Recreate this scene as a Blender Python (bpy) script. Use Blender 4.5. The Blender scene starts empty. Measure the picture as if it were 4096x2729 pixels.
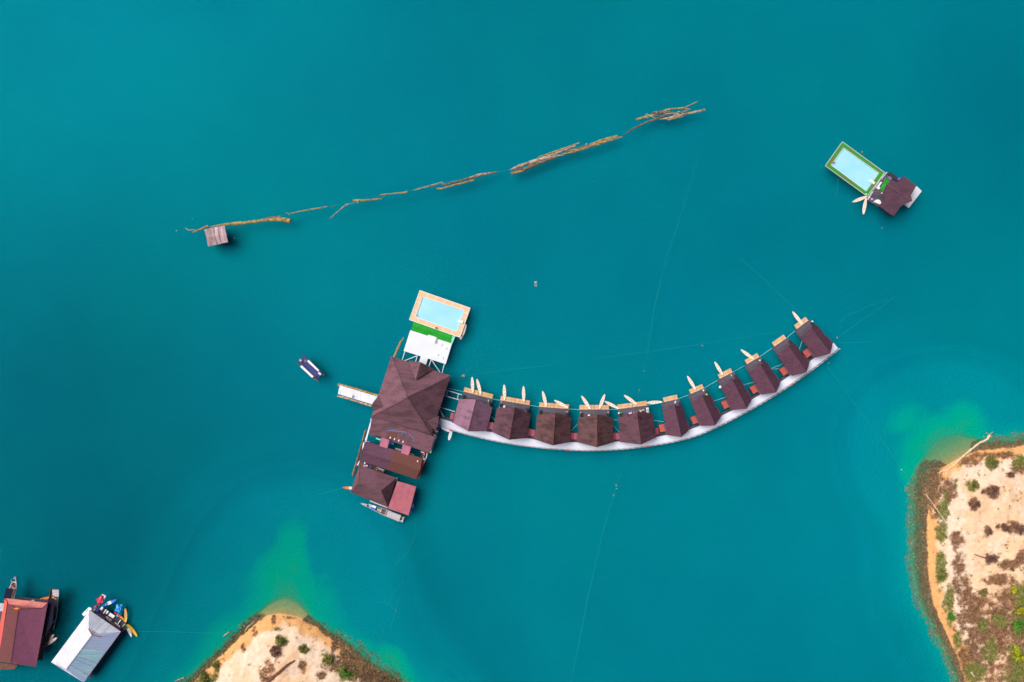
import bpy, bmesh, math, random
import numpy as np
from mathutils import Vector, Matrix

# ------------------------------------------------------------------ camera, world, sun, exposure
S = 0.07            # metres per photo pixel at water level
H = 191.0           # height of the drone above the water
CX, CY = 2048.0, 1364.5
scene = bpy.context.scene
cam_data = bpy.data.cameras.new('camera')
cam_data.sensor_width = 36.0
cam_data.lens = 36.0 * H / (4096 * S)
cam_data.clip_start = 1.0
cam_data.clip_end = 9000.0
cam = bpy.data.objects.new('camera', cam_data)
cam.location = (0, 0, H)
scene.collection.objects.link(cam)
scene.camera = cam

SUN_EL, SUN_AZ = 52.0, 150.0      # azimuth: degrees counter-clockwise from +X, where the light comes from
world = bpy.data.worlds.new('World')
scene.world = world
world.use_nodes = True
wn = world.node_tree.nodes
wl = world.node_tree.links
bg = wn['Background']
sky = wn.new('ShaderNodeTexSky')
sky.sky_type = 'NISHITA'
sky.sun_disc = False
sky.sun_elevation = math.radians(SUN_EL)
sky.sun_rotation = math.radians(90.0 - SUN_AZ)
sky.air_density = 1.0
sky.dust_density = 3.0
sky.ozone_density = 1.0
wl.new(sky.outputs[0], bg.inputs[0])
bg.inputs[1].default_value = 0.05
sun_data = bpy.data.lights.new('sun', 'SUN')
sun_data.energy = 4.0
sun_data.angle = math.radians(60)
sun_data.color = (1.0, 0.965, 0.93)
sun = bpy.data.objects.new('sun', sun_data)
_d = Vector((math.cos(math.radians(SUN_AZ)) * math.cos(math.radians(SUN_EL)),
             math.sin(math.radians(SUN_AZ)) * math.cos(math.radians(SUN_EL)),
             math.sin(math.radians(SUN_EL))))
sun.rotation_euler = _d.to_track_quat('Z', 'Y').to_euler()
scene.collection.objects.link(sun)
scene.view_settings.view_transform = 'Standard'
scene.view_settings.look = 'None'
scene.view_settings.exposure = 0.10
scene.view_settings.gamma = 1.0
scene.view_settings.use_curve_mapping = False
scene.cycles.max_bounces = 6
scene.cycles.transparent_max_bounces = 6

col = scene.collection
rnd = random.Random(7)

# ------------------------------------------------------------------ helpers
def W(px, py, z=0.0):
    """where the thing the photo shows at (px, py) stands when it is z metres above the water"""
    k = (H - z) / H * S
    return Vector(((px - CX) * k, (CY - py) * k, z))

class MB:
    def __init__(s):
        s.v = []; s.f = []; s.m = []
    def add(s, vs, fs, m=0):
        b = len(s.v)
        s.v += [tuple(p) for p in vs]
        for f in fs:
            s.f.append([b + i for i in f]); s.m.append(m)
        return s
    def prism(s, pts, z0, z1, m=0, mt=None):
        n = len(pts)
        vs = [(p[0], p[1], z0) for p in pts] + [(p[0], p[1], z1) for p in pts]
        s.add(vs, [list(range(n))] + [[i, (i + 1) % n, n + (i + 1) % n, n + i] for i in range(n)], m)
        b = len(s.v) - n
        s.f.append([b + i for i in range(n)]); s.m.append(m if mt is None else mt)
        return s
    def slab(s, pts, th, m=0):
        n = len(pts)
        vs = [tuple(p) for p in pts] + [(p[0], p[1], p[2] - th) for p in pts]
        s.add(vs, [list(range(n)), list(range(2 * n - 1, n - 1, -1))] +
              [[i, (i + 1) % n, n + (i + 1) % n, n + i] for i in range(n)], m)
        return s
    def box(s, c, size, rot=0.0, m=0, z0=None):
        x, y, z = size[0] / 2, size[1] / 2, size[2]
        ca, sa = math.cos(rot), math.sin(rot)
        zb = c[2]
        vs = []
        for zz in (zb, zb + z):
            for dx, dy in ((-x, -y), (x, -y), (x, y), (-x, y)):
                vs.append((c[0] + dx * ca - dy * sa, c[1] + dx * sa + dy * ca, zz))
        s.add(vs, [[3, 2, 1, 0], [4, 5, 6, 7], [0, 1, 5, 4], [1, 2, 6, 5], [2, 3, 7, 6], [3, 0, 4, 7]], m)
        return s
    def beam(s, p, q, w, h, m=0):
        p, q = Vector(p), Vector(q)
        d = (q - p).normalized()
        side = d.cross(Vector((0, 0, 1)))
        if side.length < 1e-4: side = Vector((1, 0, 0))
        side.normalize(); up = side.cross(d).normalized()
        vs = []
        for c in (p, q):
            for a, b in ((-1, -1), (1, -1), (1, 1), (-1, 1)):
                vs.append(c + side * (a * w / 2) + up * (b * h / 2))
        s.add(vs, [[3, 2, 1, 0], [4, 5, 6, 7], [0, 1, 5, 4], [1, 2, 6, 5], [2, 3, 7, 6], [3, 0, 4, 7]], m)
        return s
    def tube(s, path, radii, n=8, m=0, flat=1.0, jit=0.0):
        path = [Vector(p) for p in path]
        if not hasattr(radii, '__len__'): radii = [radii] * len(path)
        vs = []
        for i, p in enumerate(path):
            a = path[max(i - 1, 0)]; b = path[min(i + 1, len(path) - 1)]
            d = (b - a).normalized()
            side = d.cross(Vector((0, 0, 1)))
            if side.length < 1e-3: side = Vector((1, 0, 0))
            side.normalize(); up = side.cross(d).normalized()
            for k in range(n):
                t = 2 * math.pi * k / n
                r = radii[i] * (1 + (rnd.uniform(-jit, jit) if jit else 0))
                vs.append(p + side * (math.cos(t) * r) + up * (math.sin(t) * r * flat))
        fs = []
        for i in range(len(path) - 1):
            for k in range(n):
                fs.append([i * n + k, i * n + (k + 1) % n, (i + 1) * n + (k + 1) % n, (i + 1) * n + k])
        fs.append(list(range(n))[::-1]); fs.append([(len(path) - 1) * n + k for k in range(n)])
        s.add(vs, fs, m)
        return s
    def loft(s, rings, m=0, caps=True, mfun=None):
        n = len(rings[0])
        b = len(s.v)
        for r in rings: s.v += [tuple(p) for p in r]
        for i in range(len(rings) - 1):
            mm = m if mfun is None else mfun(i)
            for k in range(n):
                s.f.append([b + i * n + k, b + i * n + (k + 1) % n, b + (i + 1) * n + (k + 1) % n, b + (i + 1) * n + k])
                s.m.append(mm)
        if caps:
            s.f.append([b + k for k in range(n)][::-1]); s.m.append(m if mfun is None else mfun(0))
            s.f.append([b + (len(rings) - 1) * n + k for k in range(n)]); s.m.append(m if mfun is None else mfun(len(rings) - 2))
        return s
    def blob(s, c, r, m=0, nu=10, nv=6, jit=0.0):
        rings = []
        for j in range(1, nv):
            ph = math.pi * j / nv
            ring = []
            for k in range(nu):
                t = 2 * math.pi * k / nu
                q = 1 + (rnd.uniform(-jit, jit) if jit else 0)
                ring.append((c[0] + r[0] * q * math.sin(ph) * math.cos(t), c[1] + r[1] * q * math.sin(ph) * math.sin(t), c[2] + r[2] * math.cos(ph)))
            rings.append(ring)
        return s.loft(rings, m)
    def ring(s, c, R, r, m=0, n=20, k=6, mfun=None):
        b = len(s.v)
        for i in range(n):
            a = 2 * math.pi * i / n
            for j in range(k):
                t = 2 * math.pi * j / k
                rr = R + r * math.cos(t)
                s.v.append((c[0] + rr * math.cos(a), c[1] + rr * math.sin(a), c[2] + r * math.sin(t)))
        for i in range(n):
            for j in range(k):
                s.f.append([b + i * k + j, b + ((i + 1) % n) * k + j, b + ((i + 1) % n) * k + (j + 1) % k, b + i * k + (j + 1) % k])
                s.m.append(m if mfun is None else mfun(i))
        return s
    def build(s, name, mats, parent=None, loc=(0, 0, 0), smooth=False):
        if not isinstance(mats, (list, tuple)): mats = [mats]
        loc = Vector(loc)
        me = bpy.data.meshes.new(name)
        me.from_pydata([(p[0] - loc.x, p[1] - loc.y, p[2] - loc.z) for p in s.v], [], s.f)
        for m in mats: me.materials.append(m)
        me.polygons.foreach_set('material_index', s.m)
        bm = bmesh.new(); bm.from_mesh(me)
        bmesh.ops.recalc_face_normals(bm, faces=bm.faces)
        bm.to_mesh(me); bm.free()
        if smooth: me.polygons.foreach_set('use_smooth', [True] * len(me.polygons))
        me.update()
        o = bpy.data.objects.new(name, me)
        col.objects.link(o)
        if parent is None: o.location = loc
        else: o.parent = parent
        return o

def tag(o, label=None, cat=None, group=None, kind=None):
    if label: o['label'] = label
    if cat: o['category'] = cat
    if group: o['group'] = group
    if kind: o['kind'] = kind
    return o

class Thing:
    """an Empty at the thing's base; parts are given in the thing's own world-aligned coordinates"""
    def __init__(s, name, label, cat, loc=(0, 0, 0), group=None):
        s.loc = Vector(loc)
        s.o = bpy.data.objects.new(name, None)
        s.o.empty_display_size = 0.5
        col.objects.link(s.o)
        s.o.location = s.loc
        tag(s.o, label, cat, group)
    def part(s, name, mb, mats, parent=None, label=None, smooth=False, kind=None):
        o = mb.build(name, mats, parent or s.o, s.loc, smooth)
        return tag(o, label, kind=kind)

def single(name, mb, mats, label, cat, loc, group=None, smooth=False):
    return tag(mb.build(name, mats, None, loc, smooth), label, cat, group)

def copy_tree(o, parent=None):
    c = o.copy(); col.objects.link(c)
    if parent is not None: c.parent = parent
    for ch in list(kids.get(o.name, [])):
        copy_tree(ch, c)
    return c
kids = {}
def register(root):
    """remember the children of a prototype once, so that copying does not search the scene"""
    for o in bpy.data.objects:
        if o.parent: kids.setdefault(o.parent.name, [])
    kids.clear()
    for o in bpy.data.objects:
        if o.parent: kids.setdefault(o.parent.name, []).append(o)

# ------------------------------------------------------------------ materials
def new_mat(name):
    m = bpy.data.materials.new(name); m.use_nodes = True
    return m, m.node_tree.nodes, m.node_tree.links, m.node_tree.nodes['Principled BSDF']

def ramp(n, stops, interp='LINEAR'):
    r = n.new('ShaderNodeValToRGB')
    r.color_ramp.interpolation = interp
    e = r.color_ramp.elements
    e[0].position, e[0].color = stops[0][0], (*stops[0][1], 1)
    e[1].position, e[1].color = stops[-1][0], (*stops[-1][1], 1)
    for p, c in stops[1:-1]:
        q = e.new(p); q.color = (*c, 1)
    return r

def mul(c, k): return tuple(min(1, x * k) for x in c)
def lift(c):
    m_ = max(c); return mul(c, 1.40 if m_ < 0.5 else max(1.0, min(1.40, 0.80 / m_)))

def stuff_mat(name, c, rough=0.7, var=0.18, scale=1.5, bump=0.15, c2=None, detail=5, spec=0.4):
    c = lift(c); c2 = lift(c2) if c2 else None
    m, n, l, p = new_mat(name)
    tc = n.new('ShaderNodeTexCoord')
    nz = n.new('ShaderNodeTexNoise'); nz.inputs['Scale'].default_value = scale; nz.inputs['Detail'].default_value = detail
    nz.inputs['Roughness'].default_value = 0.65
    l.new(tc.outputs['Object'], nz.inputs['Vector'])
    r = ramp(n, [(0.32, mul(c, 1 - var)), (0.68, mul(c2 or c, 1 + var * (0.7 if c2 is None else 0)))])
    l.new(nz.outputs[0], r.inputs[0]); l.new(r.outputs[0], p.inputs['Base Color'])
    p.inputs['Roughness'].default_value = rough
    p.inputs['Specular IOR Level'].default_value = spec
    if bump:
        n2 = n.new('ShaderNodeTexNoise'); n2.inputs['Scale'].default_value = scale * 7; n2.inputs['Detail'].default_value = 3
        l.new(tc.outputs['Object'], n2.inputs['Vector'])
        b = n.new('ShaderNodeBump'); b.inputs['Strength'].default_value = bump; b.inputs['Distance'].default_value = 0.05
        l.new(n2.outputs[0], b.inputs['Height']); l.new(b.outputs[0], p.inputs['Normal'])
    return m

def roof_mat(name, c, stain, amount=0.5, scale=0.35, grain=0.35, seed=0.0, rough=0.75, band=(0.45, 1.5), ang=0.0):
    """asphalt-shingle sheets: fine grain, weathered blotches and short darker runs"""
    c, stain = lift(c), lift(stain)
    m, n, l, p = new_mat(name)
    tc = n.new('ShaderNodeTexCoord')
    mp = n.new('ShaderNodeMapping'); mp.inputs['Location'].default_value = (seed, seed * 1.7, 0)
    oi = n.new('ShaderNodeObjectInfo')
    ad = n.new('ShaderNodeVectorMath'); ad.operation = 'MULTIPLY_ADD'
    l.new(oi.outputs['Random'], ad.inputs[0]); ad.inputs[1].default_value = (40, 60, 0); l.new(tc.outputs['Object'], ad.inputs[2])
    l.new(ad.outputs[0], mp.inputs[0])
    big = n.new('ShaderNodeTexNoise'); big.inputs['Scale'].default_value = scale; big.inputs['Detail'].default_value = 6; big.inputs['Roughness'].default_value = 0.62
    l.new(mp.outputs[0], big.inputs['Vector'])
    mp2 = n.new('ShaderNodeMapping'); mp2.inputs['Scale'].default_value = (band[0], band[1], 1); mp2.inputs['Rotation'].default_value = (0, 0, math.radians(-ang))
    l.new(mp.outputs[0], mp2.inputs[0])
    run = n.new('ShaderNodeTexNoise'); run.inputs['Scale'].default_value = scale * 2.2; run.inputs['Detail'].default_value = 8; run.inputs['Roughness'].default_value = 0.6
    l.new(mp2.outputs[0], run.inputs['Vector'])
    r1 = ramp(n, [(0.43, stain), (0.56, c)])
    mixf = n.new('ShaderNodeMath'); mixf.operation = 'MULTIPLY_ADD'
    l.new(run.outputs[0], mixf.inputs[0]); mixf.inputs[1].default_value = 0.65
    sub = n.new('ShaderNodeMath'); sub.operation = 'MULTIPLY'; l.new(big.outputs[0], sub.inputs[0]); sub.inputs[1].default_value = 0.4
    l.new(sub.outputs[0], mixf.inputs[2])
    l.new(mixf.outputs[0], r1.inputs[0])
    mixc = n.new('ShaderNodeMixRGB'); mixc.inputs[0].default_value = amount
    mixc.inputs[1].default_value = (*c, 1); l.new(r1.outputs[0], mixc.inputs[2])
    gr = n.new('ShaderNodeTexNoise'); gr.inputs['Scale'].default_value = 3.2; gr.inputs['Detail'].default_value = 4; gr.inputs['Roughness'].default_value = 0.8
    l.new(mp.outputs[0], gr.inputs['Vector'])
    gm = n.new('ShaderNodeMapRange'); gm.inputs[1].default_value = 0.25; gm.inputs[2].default_value = 0.75
    gm.inputs[3].default_value = 1 - grain; gm.inputs[4].default_value = 1 + grain * 0.8
    l.new(gr.outputs[0], gm.inputs[0])
    mm = n.new('ShaderNodeVectorMath'); mm.operation = 'SCALE'
    l.new(mixc.outputs[0], mm.inputs[0]); l.new(gm.outputs[0], mm.inputs['Scale'])
    l.new(mm.outputs[0], p.inputs['Base Color'])
    p.inputs['Roughness'].default_value = rough
    p.inputs['Specular IOR Level'].default_value = 0.15
    b = n.new('ShaderNodeBump'); b.inputs['Strength'].default_value = 0.35; b.inputs['Distance'].default_value = 0.06
    l.new(gr.outputs[0], b.inputs['Height']); l.new(b.outputs[0], p.inputs['Normal'])
    return m

def line_mat(name, c, ang, pitch=0.35, c2=None, rough=0.5, depth=0.6, contrast=0.12, sharp=False, metal=0.0, var=0.12, cell=0.35):
    """ribs, planks or bamboo running in one direction (ang in degrees, across the lines)"""
    c = lift(c); c2 = lift(c2) if c2 else None
    m, n, l, p = new_mat(name)
    tc = n.new('ShaderNodeTexCoord')
    mp = n.new('ShaderNodeMapping'); mp.inputs['Rotation'].default_value = (0, 0, -math.radians(ang))
    l.new(tc.outputs['Object'], mp.inputs[0])
    sx = n.new('ShaderNodeSeparateXYZ'); l.new(mp.outputs[0], sx.inputs[0])
    d = n.new('ShaderNodeMath'); d.operation = 'DIVIDE'; l.new(sx.outputs[0], d.inputs[0]); d.inputs[1].default_value = pitch
    fl = n.new('ShaderNodeMath'); fl.operation = 'FLOOR'; l.new(d.outputs[0], fl.inputs[0])
    fr = n.new('ShaderNodeMath'); fr.operation = 'FRACT'; l.new(d.outputs[0], fr.inputs[0])
    wn_ = n.new('ShaderNodeTexWhiteNoise'); wn_.noise_dimensions = '1D'; l.new(fl.outputs[0], wn_.inputs['W'])
    pp = n.new('ShaderNodeMath'); pp.operation = 'PINGPONG'; l.new(fr.outputs[0], pp.inputs[0]); pp.inputs[1].default_value = 0.5
    nz = n.new('ShaderNodeTexNoise'); nz.inputs['Scale'].default_value = 0.7; nz.inputs['Detail'].default_value = 6
    l.new(tc.outputs['Object'], nz.inputs['Vector'])
    r = ramp(n, [(0.3, mul(c, 1 - var)), (0.7, mul(c2 or c, 1 + var * 0.5))])
    avg = n.new('ShaderNodeMath'); avg.operation = 'MULTIPLY_ADD'; l.new(wn_.outputs[0], avg.inputs[0]); avg.inputs[1].default_value = cell
    h2 = n.new('ShaderNodeMath'); h2.operation = 'MULTIPLY'; l.new(nz.outputs[0], h2.inputs[0]); h2.inputs[1].default_value = 1.03 - cell
    l.new(h2.outputs[0], avg.inputs[2]); l.new(avg.outputs[0], r.inputs[0])
    gm = n.new('ShaderNodeMapRange'); gm.inputs[1].default_value = 0.0; gm.inputs[2].default_value = 0.12 if sharp else 0.5
    gm.inputs[3].default_value = 1 - contrast; gm.inputs[4].default_value = 1.0
    l.new(pp.outputs[0], gm.inputs[0])
    mm = n.new('ShaderNodeVectorMath'); mm.operation = 'SCALE'
    l.new(r.outputs[0], mm.inputs[0]); l.new(gm.outputs[0], mm.inputs['Scale']); l.new(mm.outputs[0], p.inputs['Base Color'])
    b = n.new('ShaderNodeBump'); b.inputs['Strength'].default_value = depth; b.inputs['Distance'].default_value = pitch * 0.25
    l.new(pp.outputs[0], b.inputs['Height']); l.new(b.outputs[0], p.inputs['Normal'])
    p.inputs['Roughness'].default_value = rough; p.inputs['Metallic'].default_value = metal
    return m

def attr_mat(name, rough=0.9, var=0.25, scale=1.2, trans=0.0, bump=0.5, dist=0.12):
    m, n, l, p = new_mat(name)
    a = n.new('ShaderNodeAttribute'); a.attribute_name = 'tint'
    tc = n.new('ShaderNodeTexCoord')
    nz = n.new('ShaderNodeTexNoise'); nz.inputs['Scale'].default_value = scale; nz.inputs['Detail'].default_value = 8; nz.inputs['Roughness'].default_value = 0.7
    l.new(tc.outputs['Object'], nz.inputs['Vector'])
    gm = n.new('ShaderNodeMapRange'); gm.inputs[1].default_value = 0.28; gm.inputs[2].default_value = 0.72
    gm.inputs[3].default_value = 1 - var; gm.inputs[4].default_value = 1 + var * 0.5
    l.new(nz.outputs[0], gm.inputs[0])
    mm = n.new('ShaderNodeVectorMath'); mm.operation = 'SCALE'
    l.new(a.outputs['Color'], mm.inputs[0]); l.new(gm.outputs[0], mm.inputs['Scale']); l.new(mm.outputs[0], p.inputs['Base Color'])
    p.inputs['Roughness'].default_value = rough
    p.inputs['Specular IOR Level'].default_value = 0.2
    b = n.new('ShaderNodeBump'); b.inputs['Strength'].default_value = bump; b.inputs['Distance'].default_value = dist
    l.new(nz.outputs[0], b.inputs['Height']); l.new(b.outputs[0], p.inputs['Normal'])
    return m

M = {}
PURPLE = (0.105, 0.048, 0.074)
DKPUR = (0.055, 0.024, 0.044)
BROWN = (0.120, 0.046, 0.038)
M['roof_main'] = roof_mat('shingle_main', (0.138, 0.064, 0.081), (0.052, 0.028, 0.032), 0.6, 0.19, ang=-17)
M['roof_purple'] = roof_mat('shingle_purple', PURPLE, DKPUR, 0.45, 0.22)
M['roof_brown'] = roof_mat('shingle_brown', BROWN, (0.12, 0.055, 0.05), 0.3, 0.3)
M['roof_cabin_pale'] = roof_mat('shingle_cabin_pale', (0.200, 0.102, 0.150), (0.09, 0.045, 0.065), 0.6, 0.30)
M['roof_cabin_brown'] = roof_mat('shingle_cabin_brown', (0.094, 0.044, 0.046), (0.034, 0.019, 0.018), 0.75, 0.30)
M['roof_cabin'] = roof_mat('shingle_cabin', (0.092, 0.041, 0.055), (0.036, 0.019, 0.025), 0.7, 0.30)
M['roof_cabin2'] = roof_mat('shingle_small_cabin', (0.090, 0.038, 0.058), (0.058, 0.024, 0.042), 0.6, 0.5)
M['roof_villa'] = roof_mat('shingle_villa', (0.085, 0.040, 0.058), (0.050, 0.024, 0.038), 0.5, 0.3)
M['dark_wood'] = line_mat('dark_deck_boards', (0.050, 0.042, 0.060), 90, 0.3, (0.080, 0.062, 0.085), 0.8, 0.4, 0.25, True)
M['wall_wood'] = stuff_mat('dark_timber_wall', (0.06, 0.035, 0.03), 0.8)
M['black'] = stuff_mat('black_cushion', (0.022, 0.022, 0.034), 0.7)
M['white'] = stuff_mat('white_paint', (0.83, 0.83, 0.84), 0.45, 0.05, 0.6, 0.03)
M['whitedeck'] = stuff_mat('white_deck_paint', (0.70, 0.72, 0.76), 0.5, 0.07, 0.16, 0.03)
M['turf'] = line_mat('green_artificial_turf', (0.008, 0.20, 0.012), 72, 1.9, (0.012, 0.26, 0.02), 0.95, 0.1, 0.12, True)
M['turf2'] = stuff_mat('worn_green_turf', (0.11, 0.135, 0.035), 0.95, 0.1, 0.40, 0.3, (0.006, 0.22, 0.025))
M['pool'] = None
M['tan'] = stuff_mat('tan_stone_tiles', (0.66, 0.43, 0.25), 0.8, 0.10, 2.5, 0.1)
M['red_roof'] = line_mat('red_ribbed_metal', (0.35, 0.082, 0.115), -17, 0.30, (0.38, 0.105, 0.13), 0.5, 0.5, 0.22, cell=0.08)
M['pink_roof'] = line_mat('pink_ribbed_metal', (0.36, 0.10, 0.16), -17, 0.28, (0.40, 0.125, 0.18), 0.5, 0.5, 0.20, cell=0.08)
M['red'] = stuff_mat('red_plastic', (0.62, 0.035, 0.035), 0.45)
M['cabin_red'] = stuff_mat('red_side_roof', (0.22, 0.036, 0.055), 0.6, 0.2)
M['cabin_orange'] = stuff_mat('orange_red_side_roof', (0.30, 0.055, 0.040), 0.6, 0.25, 1.0)
M['concrete'] = stuff_mat('grey_lavender_boards', (0.78, 0.79, 0.90), 0.7, 0.03)
M['walk'] = line_mat('pale_walkway_planks', (0.66, 0.66, 0.72), 0, 0.3, (0.72, 0.71, 0.76), 0.6, 0.25, 0.10, True)
M['log'] = stuff_mat('driftwood_ochre', (0.20, 0.115, 0.04), 0.9, 0.45, 1.3, 0.6, (0.42, 0.27, 0.10))
M['logdark'] = stuff_mat('driftwood_dark', (0.05, 0.032, 0.028), 0.85, 0.4, 1.6, 0.6, (0.22, 0.14, 0.10))
M['loggrey'] = stuff_mat('driftwood_grey', (0.16, 0.10, 0.08), 0.85, 0.4, 1.0, 0.6, (0.48, 0.36, 0.26))
M['rope'] = stuff_mat('algae_green_rope', (0.003, 0.225, 0.20), 0.9, 0.35, 0.5, 0)
M['rope_white'] = stuff_mat('pale_cyan_rope', (0.30, 0.62, 0.66), 0.8, 0.2, 0.5, 0)
M['kayak'] = stuff_mat('cream_plastic', (0.90, 0.74, 0.62), 0.4, 0.05, 2.0, 0.03)
M['kayak_trim'] = stuff_mat('dark_red_rubber', (0.05, 0.015, 0.02), 0.5)
M['kayak_line'] = stuff_mat('orange_brown_moulding', (0.60, 0.30, 0.20), 0.5)
M['yellow'] = stuff_mat('yellow_plastic', (0.85, 0.46, 0.01), 0.4, 0.08)
M['orange'] = stuff_mat('orange_plastic', (0.85, 0.20, 0.02), 0.4, 0.1)
M['orange_cream'] = stuff_mat('pale_orange_plastic', (0.85, 0.50, 0.16), 0.4, 0.1)
M['blue'] = stuff_mat('blue_plastic', (0.02, 0.12, 0.58), 0.4, 0.15)
M['cyan'] = stuff_mat('light_blue_plastic', (0.03, 0.36, 0.70), 0.35, 0.15)
M['green'] = stuff_mat('green_plastic', (0.02, 0.42, 0.04), 0.4, 0.1)
M['lime'] = stuff_mat('lime_fabric', (0.25, 0.75, 0.10), 0.6, 0.2, 3)
M['pink'] = stuff_mat('pink_plastic', (0.78, 0.05, 0.13), 0.4, 0.2, 2.0)
M['purple'] = stuff_mat('purple_fabric', (0.28, 0.08, 0.75), 0.6)
M['lilac'] = stuff_mat('lilac_fabric', (0.65, 0.45, 0.85), 0.6)
M['navy'] = line_mat('navy_deck_carpet', (0.022, 0.028, 0.12), 45, 0.5, (0.035, 0.04, 0.16), 0.85, 0.1, 0.08)
M['hull_navy'] = stuff_mat('navy_hull', (0.012, 0.025, 0.075), 0.4)
M['skin'] = stuff_mat('skin', (0.84, 0.64, 0.56), 0.6, 0.06)
M['hair'] = stuff_mat('black_hair', (0.012, 0.010, 0.010), 0.6)
M['cloth_red'] = stuff_mat('red_cloth', (0.50, 0.04, 0.05), 0.8)
M['cloth_dark'] = stuff_mat('dark_cloth', (0.02, 0.02, 0.04), 0.8)
M['cloth_white'] = stuff_mat('white_cloth', (0.82, 0.80, 0.82), 0.8)
M['cloth_yellow'] = stuff_mat('yellow_cloth', (0.80, 0.62, 0.15), 0.8)
M['metal'] = stuff_mat('galvanised_steel', (0.5, 0.5, 0.54), 0.4)
M['boatwood'] = stuff_mat('weathered_boat_wood', (0.36, 0.33, 0.36), 0.8, 0.3, 1.5, 0.3)
M['boatfloor'] = line_mat('boat_floor_boards', (0.09, 0.055, 0.05), 90, 0.35, (0.14, 0.08, 0.06), 0.8, 0.4, 0.4, True)
M['awning_grey'] = stuff_mat('grey_awning_canvas', (0.36, 0.32, 0.34), 0.85, 0.2, 0.9, 0.2)
M['awning_black'] = stuff_mat('black_awning_canvas', (0.010, 0.011, 0.026), 0.95, 0.15, 1, 0.1, None, 3, 0.15)
M['rust'] = stuff_mat('old_rusty_wood', (0.12, 0.05, 0.035), 0.9, 0.4)
M['bamboo_x'] = line_mat('split_bamboo_mat', (0.74, 0.44, 0.22), 90, 0.3, (0.90, 0.68, 0.45), 0.7, 0.35, 0.22, True, cell=0.5)
M['bamboo_y'] = stuff_mat('bamboo_tie', (0.38, 0.22, 0.10), 0.8)
M['plank_roof'] = line_mat('purple_grey_plank_roof', (0.20, 0.12, 0.13), 12, 0.42, (0.42, 0.29, 0.30), 0.8, 0.6, 0.45, True)
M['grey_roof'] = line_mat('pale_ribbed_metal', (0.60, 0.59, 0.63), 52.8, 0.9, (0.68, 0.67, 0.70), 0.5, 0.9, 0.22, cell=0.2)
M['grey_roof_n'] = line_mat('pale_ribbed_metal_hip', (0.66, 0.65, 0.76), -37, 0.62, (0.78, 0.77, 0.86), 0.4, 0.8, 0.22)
M['grey_roof_e'] = line_mat('ribbed_metal_shade_tint', (0.60, 0.68, 0.94), 74, 0.60, (0.58, 0.68, 0.96), 0.4, 0.8, 0.16, cell=0.15, var=0.05)  # bluish tone of the shaded side put into this pitch's colour
M['cyan_sheet'] = line_mat('translucent_cyan_sheet', (0.46, 0.78, 0.92), 74, 0.9, (0.56, 0.78, 0.86), 0.4, 0.4, 0.12)
M['salmon'] = stuff_mat('salmon_tiles', (0.42, 0.12, 0.12), 0.75, 0.2, 0.8, 0.3, (0.50, 0.17, 0.13))
M['bl_sheen'] = stuff_mat('purple_sheen_tiles', (0.24, 0.072, 0.125), 0.7, 0.15, 0.9, 0.3)  # purple reflection on the right pitch put into the tile colour
M['bl_brown'] = stuff_mat('brown_red_tiles', (0.105, 0.026, 0.028), 0.7, 0.15, 0.9, 0.3)
M['bl_red'] = stuff_mat('bright_red_gutter_roof', (0.80, 0.10, 0.08), 0.6, 0.1)
M['bluetarp'] = stuff_mat('blue_tarp', (0.05, 0.17, 0.70), 0.5, 0.3, 2)
M['greenpad'] = stuff_mat('pale_green_pad', (0.16, 0.48, 0.40), 0.8, 0.15)
M['lightwood'] = stuff_mat('light_deck_wood', (0.60, 0.50, 0.46), 0.8, 0.2, 2)
M['solar'] = stuff_mat('black_panel', (0.05, 0.04, 0.06), 0.45, 0.3, 2)
M['pole'] = stuff_mat('white_steel_tube', (0.80, 0.84, 0.88), 0.4, 0.05)

def pool_mat():
    m, n, l, p = new_mat('pool_water')
    tc = n.new('ShaderNodeTexCoord')
    nz = n.new('ShaderNodeTexNoise'); nz.inputs['Scale'].default_value = 0.22; nz.inputs['Detail'].default_value = 3
    l.new(tc.outputs['Object'], nz.inputs['Vector'])
    r = ramp(n, [(0.35, (0.32, 0.68, 0.82)), (0.65, (0.38, 0.72, 0.84))])
    l.new(nz.outputs[0], r.inputs[0]); l.new(r.outputs[0], p.inputs['Base Color'])
    p.inputs['Roughness'].default_value = 0.08; p.inputs['IOR'].default_value = 1.33
    n2 = n.new('ShaderNodeTexNoise'); n2.inputs['Scale'].default_value = 2.0; n2.inputs['Detail'].default_value = 3
    l.new(tc.outputs['Object'], n2.inputs['Vector'])
    b = n.new('ShaderNodeBump'); b.inputs['Strength'].default_value = 0.2; b.inputs['Distance'].default_value = 0.05
    l.new(n2.outputs[0], b.inputs['Height']); l.new(b.outputs[0], p.inputs['Normal'])
    return m
M['pool'] = pool_mat()

# ------------------------------------------------------------------ the lake, its bed and the two headlands
def vnoise(x, y, f, seed):
    xs, ys = x * f, y * f
    xi, yi = np.floor(xs).astype(np.int64), np.floor(ys).astype(np.int64)
    fx, fy = xs - xi, ys - yi
    fx = fx * fx * (3 - 2 * fx); fy = fy * fy * (3 - 2 * fy)
    def h(a, b):
        v = np.sin(a * 127.1 + b * 311.7 + seed * 74.7) * 43758.5453
        return v - np.floor(v)
    return (h(xi, yi) * (1 - fx) + h(xi + 1, yi) * fx) * (1 - fy) + (h(xi, yi + 1) * (1 - fx) + h(xi + 1, yi + 1) * fx) * fy
def fbm(x, y, f, seed, oct=4):
    a, t, s_ = 0.0, 0.0, 1.0
    for o in range(oct):
        a = a + s_ * vnoise(x, y, f * 2 ** o, seed + o * 3.1); t += s_; s_ *= 0.55
    return a / t

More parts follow.
